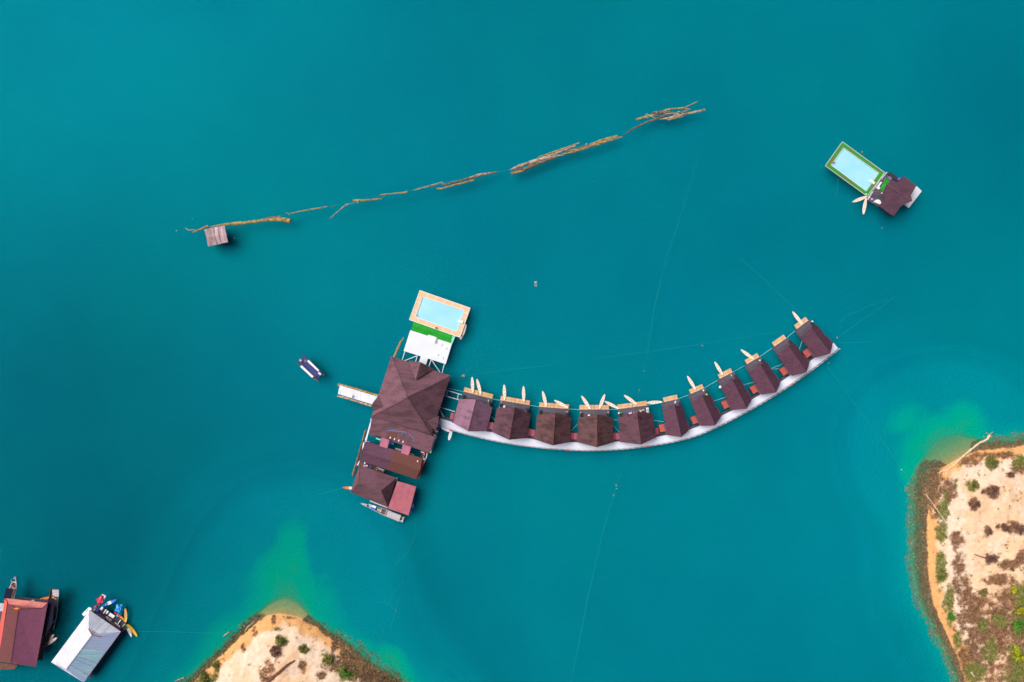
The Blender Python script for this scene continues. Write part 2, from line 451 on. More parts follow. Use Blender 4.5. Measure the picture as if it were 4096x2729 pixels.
SOUTH = [(500, 3150), (640, 2880), (735, 2765), (776, 2729), (821, 2681), (900, 2609), (972, 2537), (1031, 2486), (1082, 2464),
         (1142, 2458), (1210, 2477), (1295, 2533), (1363, 2575), (1425, 2628), (1486, 2672), (1584, 2732), (1700, 2830), (1900, 3150)]
EAST = [(4700, 1700), (4300, 1750), (4096, 1785), (4040, 1792), (3984, 1800), (3903, 1805), (3840, 1832), (3791, 1862), (3728, 1894),
        (3712, 1925), (3700, 1966), (3707, 2036), (3710, 2141), (3710, 2200), (3711, 2298), (3725, 2390), (3766, 2482), (3792, 2549),
        (3832, 2630), (3862, 2729), (3920, 2860), (4050, 3300), (4700, 3300)]
def poly_xy(P): return [((px - CX) * S, (CY - py) * S) for px, py in P]
def sdist(x, y, P):
    d = np.full(x.shape, 1e9); inside = np.zeros(x.shape, bool)
    n = len(P)
    for i in range(n):
        ax, ay = P[i]; bx, by = P[(i + 1) % n]
        ex, ey = bx - ax, by - ay
        t = np.clip(((x - ax) * ex + (y - ay) * ey) / (ex * ex + ey * ey), 0, 1)
        d = np.minimum(d, np.hypot(x - ax - t * ex, y - ay - t * ey))
        c = (ay > y) != (by > y)
        with np.errstate(divide='ignore', invalid='ignore'):
            xi = ax + (y - ay) * ex / (ey if abs(ey) > 1e-9 else 1e-9)
        inside ^= c & (x < xi)
    return np.where(inside, d, -d)
PS, PE = poly_xy(SOUTH), poly_xy(EAST)
def gz(x, y, px, py, r):
    cx, cy = (px - CX) * S, (CY - py) * S
    return np.exp(-((x - cx) ** 2 + (y - cy) ** 2) / (2 * (r * S) ** 2))

def one_height(x, y, P, which):
    wob = (fbm(x, y, 0.35, 3) - 0.5) * 1.1
    s_ = sdist(x, y, P) + wob
    if which == 'S':
        shelf = 0.9 + 3.6 * gz(x, y, 1140, 2425, 62)
        up = 0.34
    else:
        shelf = 1.2 + 6.6 * gz(x, y, 3795, 1800, 70) + 2.0 * gz(x, y, 3660, 2150, 260)
        up = 0.26
    land = 0.55 * (1 - np.exp(-np.maximum(s_, 0) / 0.8)) + up * np.maximum(s_, 0) + (fbm(x, y, 0.22, 9) - 0.5) * np.clip(s_ * 0.16, 0, 1.5) + (fbm(x, y, 1.1, 12, 3) - 0.5) * np.clip(s_ * 0.1, 0, 0.35)
    cap = 15.0
    land = cap * (1 - np.exp(-land / cap))
    u = np.maximum(-s_, 0)
    dep = 0.07 * np.minimum(u, shelf) + 0.6 * np.clip(u - shelf, 0, 2.5) ** 1.5 + 0.32 * np.maximum(u - shelf, 0)
    return np.where(s_ > 0, land, -dep), s_
BLOBS = [(1160, 2385, 85, 2.4), (1185, 2260, 88, 3.8), (1195, 2130, 90, 9.0), (900, 2590, 60, 7.0), (1120, 2480, 120, 9.0),
         (3785, 1722, 36, 2.3), (3725, 1775, 36, 2.6), (3655, 1812, 38, 2.8), (3868, 1690, 40, 3.2), (3640, 1896, 22, 2.6), (3640, 1680, 70, 6.0),
         (3730, 1750, 80, 14.0), (3850, 1640, 60, 12.0), (3520, 1760, 60, 16.0), (1548, 2650, 30, 0.75), (1560, 2720, 36, 0.65), (1450, 2610, 22, 1.2)]  # last shoals added so the painted reflection shows through the water
def open_depth(x, y):
    """smooth depth field without the small shoals: how far the water has become open and deep"""
    h = np.maximum(one_height(x, y, PS, 'S')[0], one_height(x, y, PE, 'E')[0])
    dep = np.maximum(-h, 0.02); add = 0
    for px, py, r, d in BLOBS[:-3]:
        add = add + gz(x, y, px, py, r * 1.9 + 40) / d * 0.7
    return 1 / (1 / dep + add)
def weed(x, y):  # dark tree reflection on the water, painted onto the bed as a patch
    w = gz(x, y, 1555, 2655, 26) + gz(x, y, 1572, 2725, 30) + 0.7 * gz(x, y, 1420, 2585, 18) + 0.7 * gz(x, y, 1462, 2625, 18) + 0.8 * gz(x, y, 1620, 2730, 18)
    return np.clip((w + (fbm(x, y, 0.9, 41) - 0.5) * 0.9 - 0.42) * 5, 0, 1)
def bed_height(x, y):
    hs, ss = one_height(x, y, PS, 'S'); he, se = one_height(x, y, PE, 'E')
    h = np.maximum(hs, he)
    dep = np.maximum(-h, 0.0)
    inv = 1 / np.maximum(dep, 0.02)
    add = 0
    for px, py, r, d in BLOBS:
        if d > 1.5 or True:
            add = add + gz(x, y, px, py, r) / d * np.clip(fbm(x, y, 0.11, 21, 3) * 2.6 - 0.45, 0.15, 1.4)
    dep2 = 1 / (inv + add * np.clip(dep / 0.8, 0, 1))
    return np.where(h > 0, h, -dep2), hs, ss, se

def grid_mesh(name, xs, ys, zfun, mat):
    X, Y = np.meshgrid(xs, ys)
    x, y = X.ravel(), Y.ravel()
    z, extra = zfun(x, y)
    nx, ny = len(xs), len(ys)
    idx = np.arange(nx * ny).reshape(ny, nx)
    f = np.stack([idx[:-1, :-1], idx[:-1, 1:], idx[1:, 1:], idx[1:, :-1]], -1).reshape(-1, 4)
    me = bpy.data.meshes.new(name)
    me.vertices.add(nx * ny); me.vertices.foreach_set('co', np.stack([x, y, z], 1).astype(np.float32).ravel())
    me.loops.add(f.size); me.loops.foreach_set('vertex_index', f.ravel().astype(np.int32))
    me.polygons.add(len(f)); me.polygons.foreach_set('loop_start', (np.arange(len(f)) * 4).astype(np.int32))
    me.polygons.foreach_set('use_smooth', [True] * len(f))
    me.update(calc_edges=True)
    for nm, arr in extra.items():
        if arr.ndim == 1:
            a = me.attributes.new(nm, 'FLOAT', 'POINT'); a.data.foreach_set('value', arr.astype(np.float32))
        else:
            a = me.attributes.new(nm, 'FLOAT_COLOR', 'POINT')
            a.data.foreach_set('color', np.concatenate([arr, np.ones((len(arr), 1))], 1).astype(np.float32).ravel())
    me.materials.append(mat)
    o = bpy.data.objects.new(name, me); col.objects.link(o)
    return o

def axis(lo, hi, step, far):
    a = list(np.arange(lo, hi + step / 2, step))
    k, out, out2 = step, [], []
    p, q = lo, a[-1]
    while p > -far:
        k *= 1.35; p -= k; q += k; out.append(p); out2.append(q)
    return np.array(out[::-1] + a + out2)

def water_mat():
    m, n, l, p = new_mat('lake_water')
    out = n['Material Output']; n.remove(p)
    at = n.new('ShaderNodeAttribute'); at.attribute_name = 'depth'
    tc = n.new('ShaderNodeTexCoord')
    big = n.new('ShaderNodeTexNoise'); big.inputs['Scale'].default_value = 0.011; big.inputs['Detail'].default_value = 4; big.inputs['Roughness'].default_value = 0.55
    l.new(tc.outputs['Object'], big.inputs['Vector'])
    deep = ramp(n, [(0.36, (0, DEEP_A[1] * 0.93, DEEP_A[2] * 0.84)), (0.66, (0, DEEP_B[1] * 0.93, DEEP_B[2] * 0.84))])
    l.new(big.outputs[0], deep.inputs[0])
    dn = n.new('ShaderNodeMath'); dn.operation = 'DIVIDE'; l.new(at.outputs['Fac'], dn.inputs[0]); dn.inputs[1].default_value = 12.0
    sh = ramp(n, [(0.0, (0.04, 0.31, 0.16)), (0.12, (0.0, 0.36, 0.235)), (0.22, (0.0, 0.325, 0.265)), (0.36, (0.0, 0.24, 0.28)), (1.0, (0.0, 0.225, 0.288))])
    l.new(dn.outputs[0], sh.inputs[0])
    dm = n.new('ShaderNodeMapRange'); dm.inputs[1].default_value = 4.0; dm.inputs[2].default_value = 12.0; l.new(at.outputs['Fac'], dm.inputs[0])
    mc = n.new('ShaderNodeMixRGB'); l.new(dm.outputs[0], mc.inputs[0]); l.new(sh.outputs[0], mc.inputs[1]); l.new(deep.outputs[0], mc.inputs[2])
    # ripples
    rp = n.new('ShaderNodeTexNoise'); rp.inputs['Scale'].default_value = 1.3; rp.inputs['Detail'].default_value = 4; rp.inputs['Roughness'].default_value = 0.6
    mp = n.new('ShaderNodeMapping'); mp.inputs['Rotation'].default_value = (0, 0, 0.5); mp.inputs['Scale'].default_value = (1, 1.8, 1)
    l.new(tc.outputs['Object'], mp.inputs[0]); l.new(mp.outputs[0], rp.inputs['Vector'])
    b = n.new('ShaderNodeBump'); b.inputs['Strength'].default_value = 1.0; b.inputs['Distance'].default_value = 0.4
    l.new(rp.outputs[0], b.inputs['Height'])
    tb = n.new('ShaderNodeAttribute'); tb.attribute_name = 'water_tone'
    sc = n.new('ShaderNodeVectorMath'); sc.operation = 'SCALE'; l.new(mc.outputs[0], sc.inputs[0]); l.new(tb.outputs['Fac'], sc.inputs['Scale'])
    df = n.new('ShaderNodeBsdfDiffuse'); l.new(sc.outputs[0], df.inputs[0]); l.new(b.outputs[0], df.inputs['Normal'])
    tr = n.new('ShaderNodeBsdfTransparent'); tr.inputs[0].default_value = (0.86, 0.98, 0.93, 1)
    al = n.new('ShaderNodeMath'); al.operation = 'MULTIPLY'; l.new(at.outputs['Fac'], al.inputs[0]); al.inputs[1].default_value = -2.5
    ex = n.new('ShaderNodeMath'); ex.operation = 'EXPONENT'; l.new(al.outputs[0], ex.inputs[0])
    # over deep water most of the light comes back from the murky layer below the surface
    dp = n.new('ShaderNodeAttribute'); dp.attribute_name = 'clear'
    mx = n.new('ShaderNodeMath'); mx.operation = 'MAXIMUM'; l.new(ex.outputs[0], mx.inputs[0]); l.new(dp.outputs['Fac'], mx.inputs[1])
    m1 = n.new('ShaderNodeMixShader'); l.new(mx.outputs[0], m1.inputs[0]); l.new(df.outputs[0], m1.inputs[1]); l.new(tr.outputs[0], m1.inputs[2])
    gl = n.new('ShaderNodeBsdfGlossy'); gl.inputs['Roughness'].default_value = 0.12; gl.inputs['Color'].default_value = (0.04, 0.28, 0.36, 1); l.new(b.outputs[0], gl.inputs['Normal'])
    fr = n.new('ShaderNodeFresnel'); fr.inputs[0].default_value = 1.33
    m2 = n.new('ShaderNodeMixShader'); l.new(fr.outputs[0], m2.inputs[0]); l.new(m1.outputs[0], m2.inputs[1]); l.new(gl.outputs[0], m2.inputs[2])
    l.new(m2.outputs[0], out.inputs[0])
    return m
DEEP_A, DEEP_B = (0.0, 0.224, 0.344), (0.0, 0.260, 0.350)

def water_tone(x, y):
    # broad zones of paler and darker water colour
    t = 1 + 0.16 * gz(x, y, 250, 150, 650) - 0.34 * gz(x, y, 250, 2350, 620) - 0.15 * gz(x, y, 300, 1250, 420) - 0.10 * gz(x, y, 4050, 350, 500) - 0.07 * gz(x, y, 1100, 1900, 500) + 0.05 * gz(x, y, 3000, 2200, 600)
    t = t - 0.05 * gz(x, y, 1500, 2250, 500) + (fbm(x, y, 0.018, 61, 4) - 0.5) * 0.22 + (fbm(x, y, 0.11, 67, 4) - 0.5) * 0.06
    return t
def z_water(x, y):
    h, _, _, _ = bed_height(x, y)
    q = np.clip((open_depth(x, y) - 4.0) / 6.0, 0, 1)
    return np.zeros_like(x), {'depth': np.clip(-h, 0, 14), 'water_tone': water_tone(x, y), 'clear': 0.80 * q * q * (3 - 2 * q)}
tag(grid_mesh('water', axis(-146, 146, 0.75, 3500), axis(-98, 98, 0.75, 3500), z_water, water_mat()),
    'calm teal green lake water', None, None, 'structure')

def murk_mat():
    m, n, l, p = new_mat('turbid_deep_water')
    tc = n.new('ShaderNodeTexCoord')
    big = n.new('ShaderNodeTexNoise'); big.inputs['Scale'].default_value = 0.011; big.inputs['Detail'].default_value = 4; big.inputs['Roughness'].default_value = 0.55
    l.new(tc.outputs['Object'], big.inputs['Vector'])
    deep = ramp(n, [(0.36, DEEP_A), (0.66, DEEP_B)])
    tb = n.new('ShaderNodeAttribute'); tb.attribute_name = 'water_tone'
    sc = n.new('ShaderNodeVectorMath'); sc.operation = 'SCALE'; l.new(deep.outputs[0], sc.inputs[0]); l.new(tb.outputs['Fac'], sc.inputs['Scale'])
    l.new(big.outputs[0], deep.inputs[0]); l.new(sc.outputs[0], p.inputs['Base Color'])
    p.inputs['Roughness'].default_value = 1.0; p.inputs['Specular IOR Level'].default_value = 0.0
    rp = n.new('ShaderNodeTexNoise'); rp.inputs['Scale'].default_value = 0.9; rp.inputs['Detail'].default_value = 5; rp.inputs['Roughness'].default_value = 0.65
    mp = n.new('ShaderNodeMapping'); mp.inputs['Rotation'].default_value = (0, 0, 0.5); mp.inputs['Scale'].default_value = (0.7, 1.8, 1)
    l.new(tc.outputs['Object'], mp.inputs[0]); l.new(mp.outputs[0], rp.inputs['Vector'])
    b = n.new('ShaderNodeBump'); b.inputs['Strength'].default_value = 0.7; b.inputs['Distance'].default_value = 0.35
    l.new(rp.outputs[0], b.inputs['Height']); l.new(b.outputs[0], p.inputs['Normal'])
    return m
def z_murk(x, y):
    h, _, _, _ = bed_height(x, y)
    od = open_depth(x, y)
    d = np.clip((od - 6.0) / 8.0, 0, 1); d = d * d * (3 - 2 * d)
    q = np.clip((od - 4.0) / 6.0, 0, 1); clear = 0.80 * q * q * (3 - 2 * q)
    return np.where(h > -1.2, h - 0.8, -0.06 - 3.3 * d), {'water_tone': water_tone(x, y) / np.maximum(clear, 0.36) * (1 - 0.5 * q * (1 - q))}
tag(grid_mesh('deep_water', axis(-146, 146, 1.5, 3500), axis(-98, 98, 1.5, 3500), z_murk, murk_mat()), None, None, None, 'structure')

# bed far below
bedm = stuff_mat('lake_bed_silt', (0.18, 0.15, 0.08), 0.95, 0.2, 0.2)
mb = MB(); mb.add([(-3600, -3600, -9), (3600, -3600, -9), (3600, 3600, -9), (-3600, 3600, -9)], [[0, 1, 2, 3]])
tag(mb.build('lake_bed', bedm), None, None, None, 'structure')

# patches of ground cover, in photo pixels: (px, py, rx, ry)
BRUSH = [(3826, 2162, 36, 46), (3836, 2250, 34, 60), (3850, 2360, 44, 80), (3890, 2455, 60, 90), (3950, 2570, 100, 120), (4060, 2580, 90, 170),
         (4050, 2400, 60, 60), (4100, 2230, 34, 60), (3870, 2650, 60, 100), (4000, 2320, 80, 26), (3880, 1838, 62, 34), (3750, 1950, 40, 60),
         (3740, 2040, 22, 50), (3895, 2018, 18, 34), (3960, 1968, 46, 24), (4050, 2112, 46, 28), (3950, 2128, 16, 26), (4080, 1860, 40, 40), (3962, 2235, 26, 28), (4037, 1899, 16, 16),
         (1108, 2610, 26, 44), (1070, 2690, 34, 55), (1210, 2670, 20, 34), (975, 2590, 10, 22), (1020, 2530, 14, 26), (1330, 2665, 50, 30), (1460, 2705, 90, 30),
         (1095, 2475, 10, 22), (1170, 2470, 24, 6), (3800, 1960, 40, 60), (4040, 2260, 50, 26), (1290, 2700, 26, 20), (4000, 1820, 70, 18),(3930, 2400, 50, 60), (3780, 2620, 30, 80), (3990, 2520, 170, 160), (4090, 2650, 130, 160), (3910, 2640, 90, 150), (4100, 2420, 60, 100)]
GRASS = [(3773, 2030, 26, 64), (3765, 2130, 26, 60), (3765, 2285, 26, 90), (3799, 2467, 13, 38), (3792, 2400, 24, 60), (3832, 2560, 20, 46),
         (3889, 1941, 26, 24), (3966, 1850, 26, 30), (3823, 1934, 8, 18), (4075, 1850, 26, 30), (4065, 2615, 40, 50), (4070, 2500, 30, 60), (3900, 2690, 50, 50),
         (1128, 2562, 28, 26), (1216, 2595, 18, 20), (1316, 2635, 36, 28), (1388, 2690, 42, 40), (866, 2664, 14, 36), (825, 2714, 46, 26), (1295, 2512, 28, 10), (1105, 2515, 24, 12), (790, 2730, 30, 20), (3960, 2600, 30, 60), (4070, 2700, 60, 50), (4000, 2480, 36, 30), (4085, 2380, 40, 60), (3930, 2500, 26, 30)]
def cover(u, v, E, seed, soft=0.9):
    m = np.zeros(u.shape)
    for px, py, rx, ry in E:
        q = ((u - px) / rx) ** 2 + ((v - py) / ry) ** 2
        m = np.maximum(m, 1.35 - q)
    m = m - 0.25 + (fbm(u, v, 0.06, seed, 5) - 0.5) * 2.9 * np.clip(m + 0.5, 0, 1)
    return np.clip(m / soft, 0, 1)
def lerp(a, b, t): return a * (1 - t[:, None]) + np.array(b) * t[:, None]
def fringe(x, y, s_, h):
    """1 where drowned brush stands along the bank"""
    wob = fbm(x, y, 0.5, 77); south = (y < -60) & (x < 0)
    widS = (0.7 + 2.6 * wob) * (1 - 0.97 * gz(x, y, 1140, 2440, 78)) + 1.6 * gz(x, y, 1420, 2620, 120) + 0.5
    widE = ((1.5 + 2.6 * wob) + 2.0 * gz(x, y, 3640, 2150, 260) + 1.0) * (1 - 0.99 * gz(x, y, 3815, 1800, 66))
    inS = np.where(x > (1330 - CX) * S, 3.6 * wob * 2, 0.1); inE = -0.15 + 0.5 * (wob - 0.5) + 3.0 * gz(x, y, 3710, 1950, 45)
    wid = np.where(south, widS, widE); inn = np.where(south, inS, inE)
    tip = np.where(south, gz(x, y, 1140, 2430, 70) > 0.45, gz(x, y, 3815, 1795, 62) > 0.5)
    f = np.clip((s_ + wid) / 0.5, 0, 1) * np.clip((inn - s_) / 0.4, 0, 1)
    return np.where(tip, 0, f)
def ground_tint(x, y, h, s_):
    u = x / S * H / (H - h) + CX; v = CY - y / S * H / (H - h)
    n1 = fbm(x, y, 0.3, 5); n2 = fbm(x, y, 1.4, 8, 3)
    c = np.tile(np.array([0.85, 0.54, 0.33]), (len(x), 1))
    c = lerp(c, (0.87, 0.64, 0.47), np.clip((n1 - 0.42) * 4 + np.clip(1.6 - s_ / 6.0, -0.6, 0.8), 0, 1))
    c = lerp(c, (0.68, 0.44, 0.31), np.clip((0.34 - n2) * 3.0, 0, 0.5))
    rim = np.clip((3.0 + (n1 - 0.5) * 4.5 - s_) / 1.2, 0, 1)
    c = lerp(c, (0.78, 0.37, 0.12), rim * 0.9)
    under = np.clip(-h / 0.35 + 0.1, 0, 1)
    c = lerp(c, (0.84, 0.68, 0.34), under)
    c = lerp(c, (0.48, 0.60, 0.28), np.clip((-h - 0.22) * 2.2, 0, 0.95))
    b = cover(u, v, BRUSH, 31)
    g = cover(u, v, GRASS, 57)
    land = np.clip(h * 4, 0, 1)
    c = lerp(c, (0.235, 0.105, 0.055), b * 0.9 * land)
    c = lerp(c, (0.22, 0.21, 0.055), g * 0.88 * land)
    fb = fringe(x, y, s_, h)
    c = lerp(c, (0.27, 0.165, 0.09), np.clip(fb * (0.5 + 0.9 * (n2 - 0.3)), 0, 1))
    c = lerp(c, (0.004, 0.035, 0.018), weed(x, y))  # reflection put into the bed colour as dark green
    return c, b * land, g * land, u, v
groundm = attr_mat('sandy_ground', 0.95, 0.22, 0.9, bump=0.7, dist=0.25)
def make_land(bx, P, which, label):
    x0, y0 = (bx[0] - CX) * S, (CY - bx[3]) * S
    x1, y1 = (bx[2] - CX) * S, (CY - bx[1]) * S
    def zf(x, y):
        h, hs, ss, se = bed_height(x, y)
        s_ = ss if which == 'S' else se
        c = ground_tint(x, y, h, s_)[0]
        edge = np.minimum(np.minimum(x - x0, x1 - x), np.minimum(y - y0, y1 - y))
        z = np.where(h < 0, np.minimum(h, -0.02), h)
        return np.maximum(z, -9.5), {'tint': c}
    o = grid_mesh('terrain', np.arange(x0, x1, 0.36), np.arange(y0, y1, 0.36), zf, groundm)
    return tag(o, label, None, None, 'structure')
make_land((660, 2200, 1800, 3150), PS, 'S', 'sandy headland with scrub at the bottom of the photo')
make_land((3420, 1560, 4640, 3250), PE, 'E', 'sandy headland with scrub at the right edge of the photo')

# ------------------------------------------------------------------ scrub, grass and bushes
leafm = attr_mat('leaves', 0.8, 0.15, 2.0, bump=0.0)
def tufts(name, pts, cols, size, per, label, kind='stuff', parent=None, loc=(0, 0, 0), rs=None, upk=0.8):
    """pts (n,3): one clump of `per` small leaf-like triangles at each point"""
    rs = rs or np.random.RandomState(3)
    n = len(pts)
    if n == 0: return None
    P = np.repeat(pts, per, 0); C = np.repeat(cols, per, 0)
    sz = np.repeat(size if hasattr(size, '__len__') else np.full(n, size), per)
    N = len(P)
    d = rs.normal(size=(N, 3)); d[:, 2] = np.abs(d[:, 2]) * upk
    d /= np.linalg.norm(d, axis=1)[:, None] + 1e-6
    e = rs.normal(size=(N, 3)); e = np.cross(d, e); e /= np.linalg.norm(e, axis=1)[:, None] + 1e-6
    base = P + rs.normal(size=(N, 3)) * (sz * 0.35)[:, None] * np.array([1, 1, 0.4])
    L = sz * rs.uniform(0.6, 1.2, N); w = sz * rs.uniform(0.12, 0.26, N)
    v = np.stack([base - e * w[:, None], base + e * w[:, None], base + d * L[:, None]], 1).reshape(-1, 3) - np.array(loc)
    C = np.clip(C * rs.uniform(0.6, 1.4, (N, 1)) * 1.35, 0, 1)
    cv = np.repeat(C, 3, 0)
    me = bpy.data.meshes.new(name)
    me.vertices.add(3 * N); me.vertices.foreach_set('co', v.astype(np.float32).ravel())
    me.loops.add(3 * N); me.loops.foreach_set('vertex_index', np.arange(3 * N, dtype=np.int32))
    me.polygons.add(N); me.polygons.foreach_set('loop_start', (np.arange(N) * 3).astype(np.int32))
    me.update(calc_edges=True)
    a = me.attributes.new('tint', 'FLOAT_COLOR', 'POINT')
    a.data.foreach_set('color', np.concatenate([cv, np.ones((3 * N, 1))], 1).astype(np.float32).ravel())
    me.materials.append(leafm)
    o = bpy.data.objects.new(name, me); col.objects.link(o)
    if parent is not None: o.parent = parent
    if label: tag(o, label, None, None, kind)
    return o

rs = np.random.RandomState(11)
def sample_land(bx, n):
    u = rs.uniform(bx[0], bx[2], n); v = rs.uniform(bx[1], bx[3], n)
    x, y = (u - CX) * S, (CY - v) * S
    h, hs, ss, se = bed_height(x, y)
    return x, y, h, ss, se
def palette(n, cols_):
    c = np.array(cols_)[rs.randint(0, len(cols_), n)]
    return c * rs.uniform(0.75, 1.25, (n, 1))
BR = [(0.22, 0.095, 0.045), (0.16, 0.07, 0.045), (0.28, 0.14, 0.06), (0.11, 0.05, 0.04), (0.17, 0.13, 0.04)]
GR = [(0.15, 0.18, 0.04), (0.22, 0.21, 0.05), (0.10, 0.14, 0.03), (0.24, 0.20, 0.07)]
FR = [(0.26, 0.155, 0.065), (0.21, 0.125, 0.065), (0.29, 0.185, 0.08), (0.16, 0.105, 0.085), (0.20, 0.14, 0.09)]
for which, bx, n in (('S', (700, 2400, 1700, 2860), 60000), ('E', (3600, 1700, 4160, 2820), 110000)):
    x, y, h, ss, se = sample_land(bx, n)
    s_ = ss if which == 'S' else se
    c, b, g, u, v = ground_tint(x, y, h, s_)
    where = 'the bottom headland' if which == 'S' else 'the right hand headland'
    r = rs.uniform(size=n)
    k = (h > 0.05) & (r < b * 0.42) & (g < 0.5)
    tufts('dry_scrub', np.stack([x, y, h], 1)[k], palette(k.sum(), BR), rs.uniform(0.2, 0.45, k.sum()), 5, 'low brown dry scrub covering patches of sand on ' + where)
    k = (h > 0.05) & (rs.uniform(size=n) < g * 0.7)
    tufts('grass', np.stack([x, y, h], 1)[k], palette(k.sum(), GR), rs.uniform(0.2, 0.5, k.sum()), 6, 'olive green grass growing on ' + where)
    # flooded dead brush along the bank
    wob = fbm(x, y, 0.5, 77)
    if which == 'S':
        wid = (0.7 + 2.6 * wob) * (1 - 0.97 * gz(x, y, 1140, 2440, 78)) + 1.6 * gz(x, y, 1420, 2620, 120) + 0.5
        inn = -0.1 + 3.6 * (x > (1330 - CX) * S)
        dens = 0.75
        k = (s_ < np.where(inn > 0, inn * wob * 2, 0.1)) & (s_ > -wid) & (rs.uniform(size=n) < dens) & ~((gz(x, y, 1140, 2430, 70) > 0.45))
    else:
        wid = (1.5 + 2.6 * wob) + 2.0 * gz(x, y, 3640, 2150, 260) + 1.0
        wid = wid * (1 - 0.99 * gz(x, y, 3815, 1800, 66))
        k = (s_ < -0.15 + 0.5 * (wob - 0.5) + 3.0 * gz(x, y, 3710, 1950, 45)) & (s_ > -wid) & (rs.uniform(size=n) < 0.85) & ~((gz(x, y, 3815, 1795, 62) > 0.5))
    k = k & (rs.uniform(size=n) < 0.85 - 0.25 * np.clip(-s_ / 4, 0, 1) + 0.5 * (fbm(x, y, 0.8, 5, 2) - 0.5))
    zz = np.maximum(h, -0.12) - 0.02
    tufts('flooded_brush', np.stack([x, y, zz], 1)[k], palette(k.sum(), FR), rs.uniform(0.25, 0.55, k.sum()), 8, 'tangle of dead brown brush standing in the shallows around ' + where)

def bush(px, py, r, cols_, label, cat='bush', name='bush', tall=0.7, dens=1.0, group=None):
    x, y = (px - CX) * S, (CY - py) * S
    for _ in range(4):
        h = bed_height(np.array([x]), np.array([y]))[0][0]
        p = W(px, py, max(h, 0)); x, y = p.x, p.y
    h = max(h, 0.0)
    t = Thing(name, label, cat, (x, y, h), group)
    R = r * S
    hh = R * tall + 0.5
    mb_ = MB()
    for k in range(4):
        a = rnd.uniform(0, 6.28); q = R * rnd.uniform(0.3, 0.6)
        mb_.tube([(x, y, h - 0.1), (x + math.cos(a) * q * 0.4, y + math.sin(a) * q * 0.4, h + hh * 0.4), (x + math.cos(a) * q, y + math.sin(a) * q, h + hh * 0.85)], [0.07, 0.05, 0.02], 5)
    t.part('trunk' if name == 'tree' else 'stem', mb_, M['rust'])
    nc = int(14 + 6 * R) ; pts = []
    cl = []
    lobes = []
    for k in range(5):
        a = rnd.uniform(0, 6.28); q = R * rnd.uniform(0.2, 1.15); lobes.append((math.cos(a) * q, math.sin(a) * q * 0.75, R * rnd.uniform(0.2, 0.55)))
    for k in range(nc):
        lx, ly, lr = rnd.choice(lobes)
        a = rnd.uniform(0, 6.28); s2 = lr * math.sqrt(rnd.random())
        ox, oy = lx + math.cos(a) * s2, ly + math.sin(a) * s2; q = min(R, math.hypot(ox, oy))
        c = (x + ox, y + oy, h + hh * (1 - (q / R) ** 2 * 0.8) * rnd.uniform(0.5, 1))
        cc = np.array(rnd.choice(cols_)) * rnd.uniform(0.7, 1.4)
        m_ = int(9 * dens)
        for j in range(m_):
            pts.append((c[0] + rnd.gauss(0, R * 0.14), c[1] + rnd.gauss(0, R * 0.14), max(h, c[2] + rnd.gauss(0, R * 0.1)))); cl.append(cc)
    tufts('crown', np.array(pts), np.array(cl), np.full(len(pts), 0.34 + 0.03 * R), 5, None, None, t.o, (x, y, h), rs)
    return t
PB = [(0.17, 0.08, 0.06), (0.21, 0.12, 0.075), (0.12, 0.06, 0.055)]
OG = [(0.15, 0.16, 0.035), (0.22, 0.19, 0.06), (0.11, 0.13, 0.025)]
BG = [(0.03, 0.26, 0.02), (0.06, 0.20, 0.02), (0.12, 0.24, 0.03)]
YG = [(0.36, 0.34, 0.01), (0.22, 0.28, 0.02), (0.44, 0.36, 0.02)]
for a in [
    (3889, 1941, 20, OG, 'olive green bush joined to the long purple brown one on the right headland'),
    (3958, 1968, 30, PB, 'long purple brown bush just right of the olive green bush, upper right headland'),
    (3897, 2018, 17, PB, 'small thin purple bush on pale sand below the olive green bush'),
    (4037, 1899, 12, PB, 'little round dark bush alone on the pale sand near the top right'),
    (4062, 2110, 27, PB, 'dark clump with olive centre near the right edge, halfway down the headland'),
    (4002, 2107, 15, PB, 'small dark bush touching the left of the clump near the right edge'),
    (3949, 2128, 14, PB, 'narrow brown bush on bare sand left of the two dark clumps'),
    (3962, 2232, 20, PB, 'dark bush with a yellow sprig at the end of the black plank'),
    (3966, 1852, 20, OG, 'olive shrub at the top of the right headland beside the fallen tree'),
    (3799, 2468, 15, BG, 'narrow vivid green bush beside the orange bank path on the right headland'),
    (3770, 2300, 18, OG, 'mid green bush in the grass strip along the right headland'),
    (4076, 2497, 32, BG, 'bright green leafy tree crown at the right edge of the photo'),
    (4080, 2435, 24, YG, 'yellow green tree crown above the bright green one at the right edge'),
    (4068, 2615, 26, YG, 'yellow shrub below the bright green tree at the right edge'),
    (4050, 2356, 13, YG, 'small bright yellow shrub on brown scrub, uppermost of the yellow ones'),
    (3925, 2364, 15, OG, 'small olive shrub beside the narrow strip of bare sand'),
    (1126, 2562, 20, OG, 'olive bush on white sand near the tip of the bottom headland'),
    (1108, 2602, 20, PB, 'brown bush just below the olive one at the tip of the bottom headland'),
    (1216, 2596, 15, OG, 'small green grey bush right of the tip bushes on the bottom headland'),
    (1316, 2634, 22, OG, 'wide olive bush on the right side of the bottom headland'),
    (1386, 2682, 20, BG, 'vivid green bush at the lower right of the bottom headland'),
    (866, 2660, 12, OG, 'narrow green bush on the left flank of the bottom headland'),
    (826, 2712, 22, OG, 'wide olive bush at the lower left corner of the bottom headland'),
]:
    nm = 'tree' if 'tree' in a[4].split('beside')[0] and 'crown' in a[4] else 'bush'
    bush(a[0], a[1], a[2], a[3], a[4], 'tree' if nm == 'tree' else 'bush', nm, 1.1 if nm == 'tree' else 0.6)

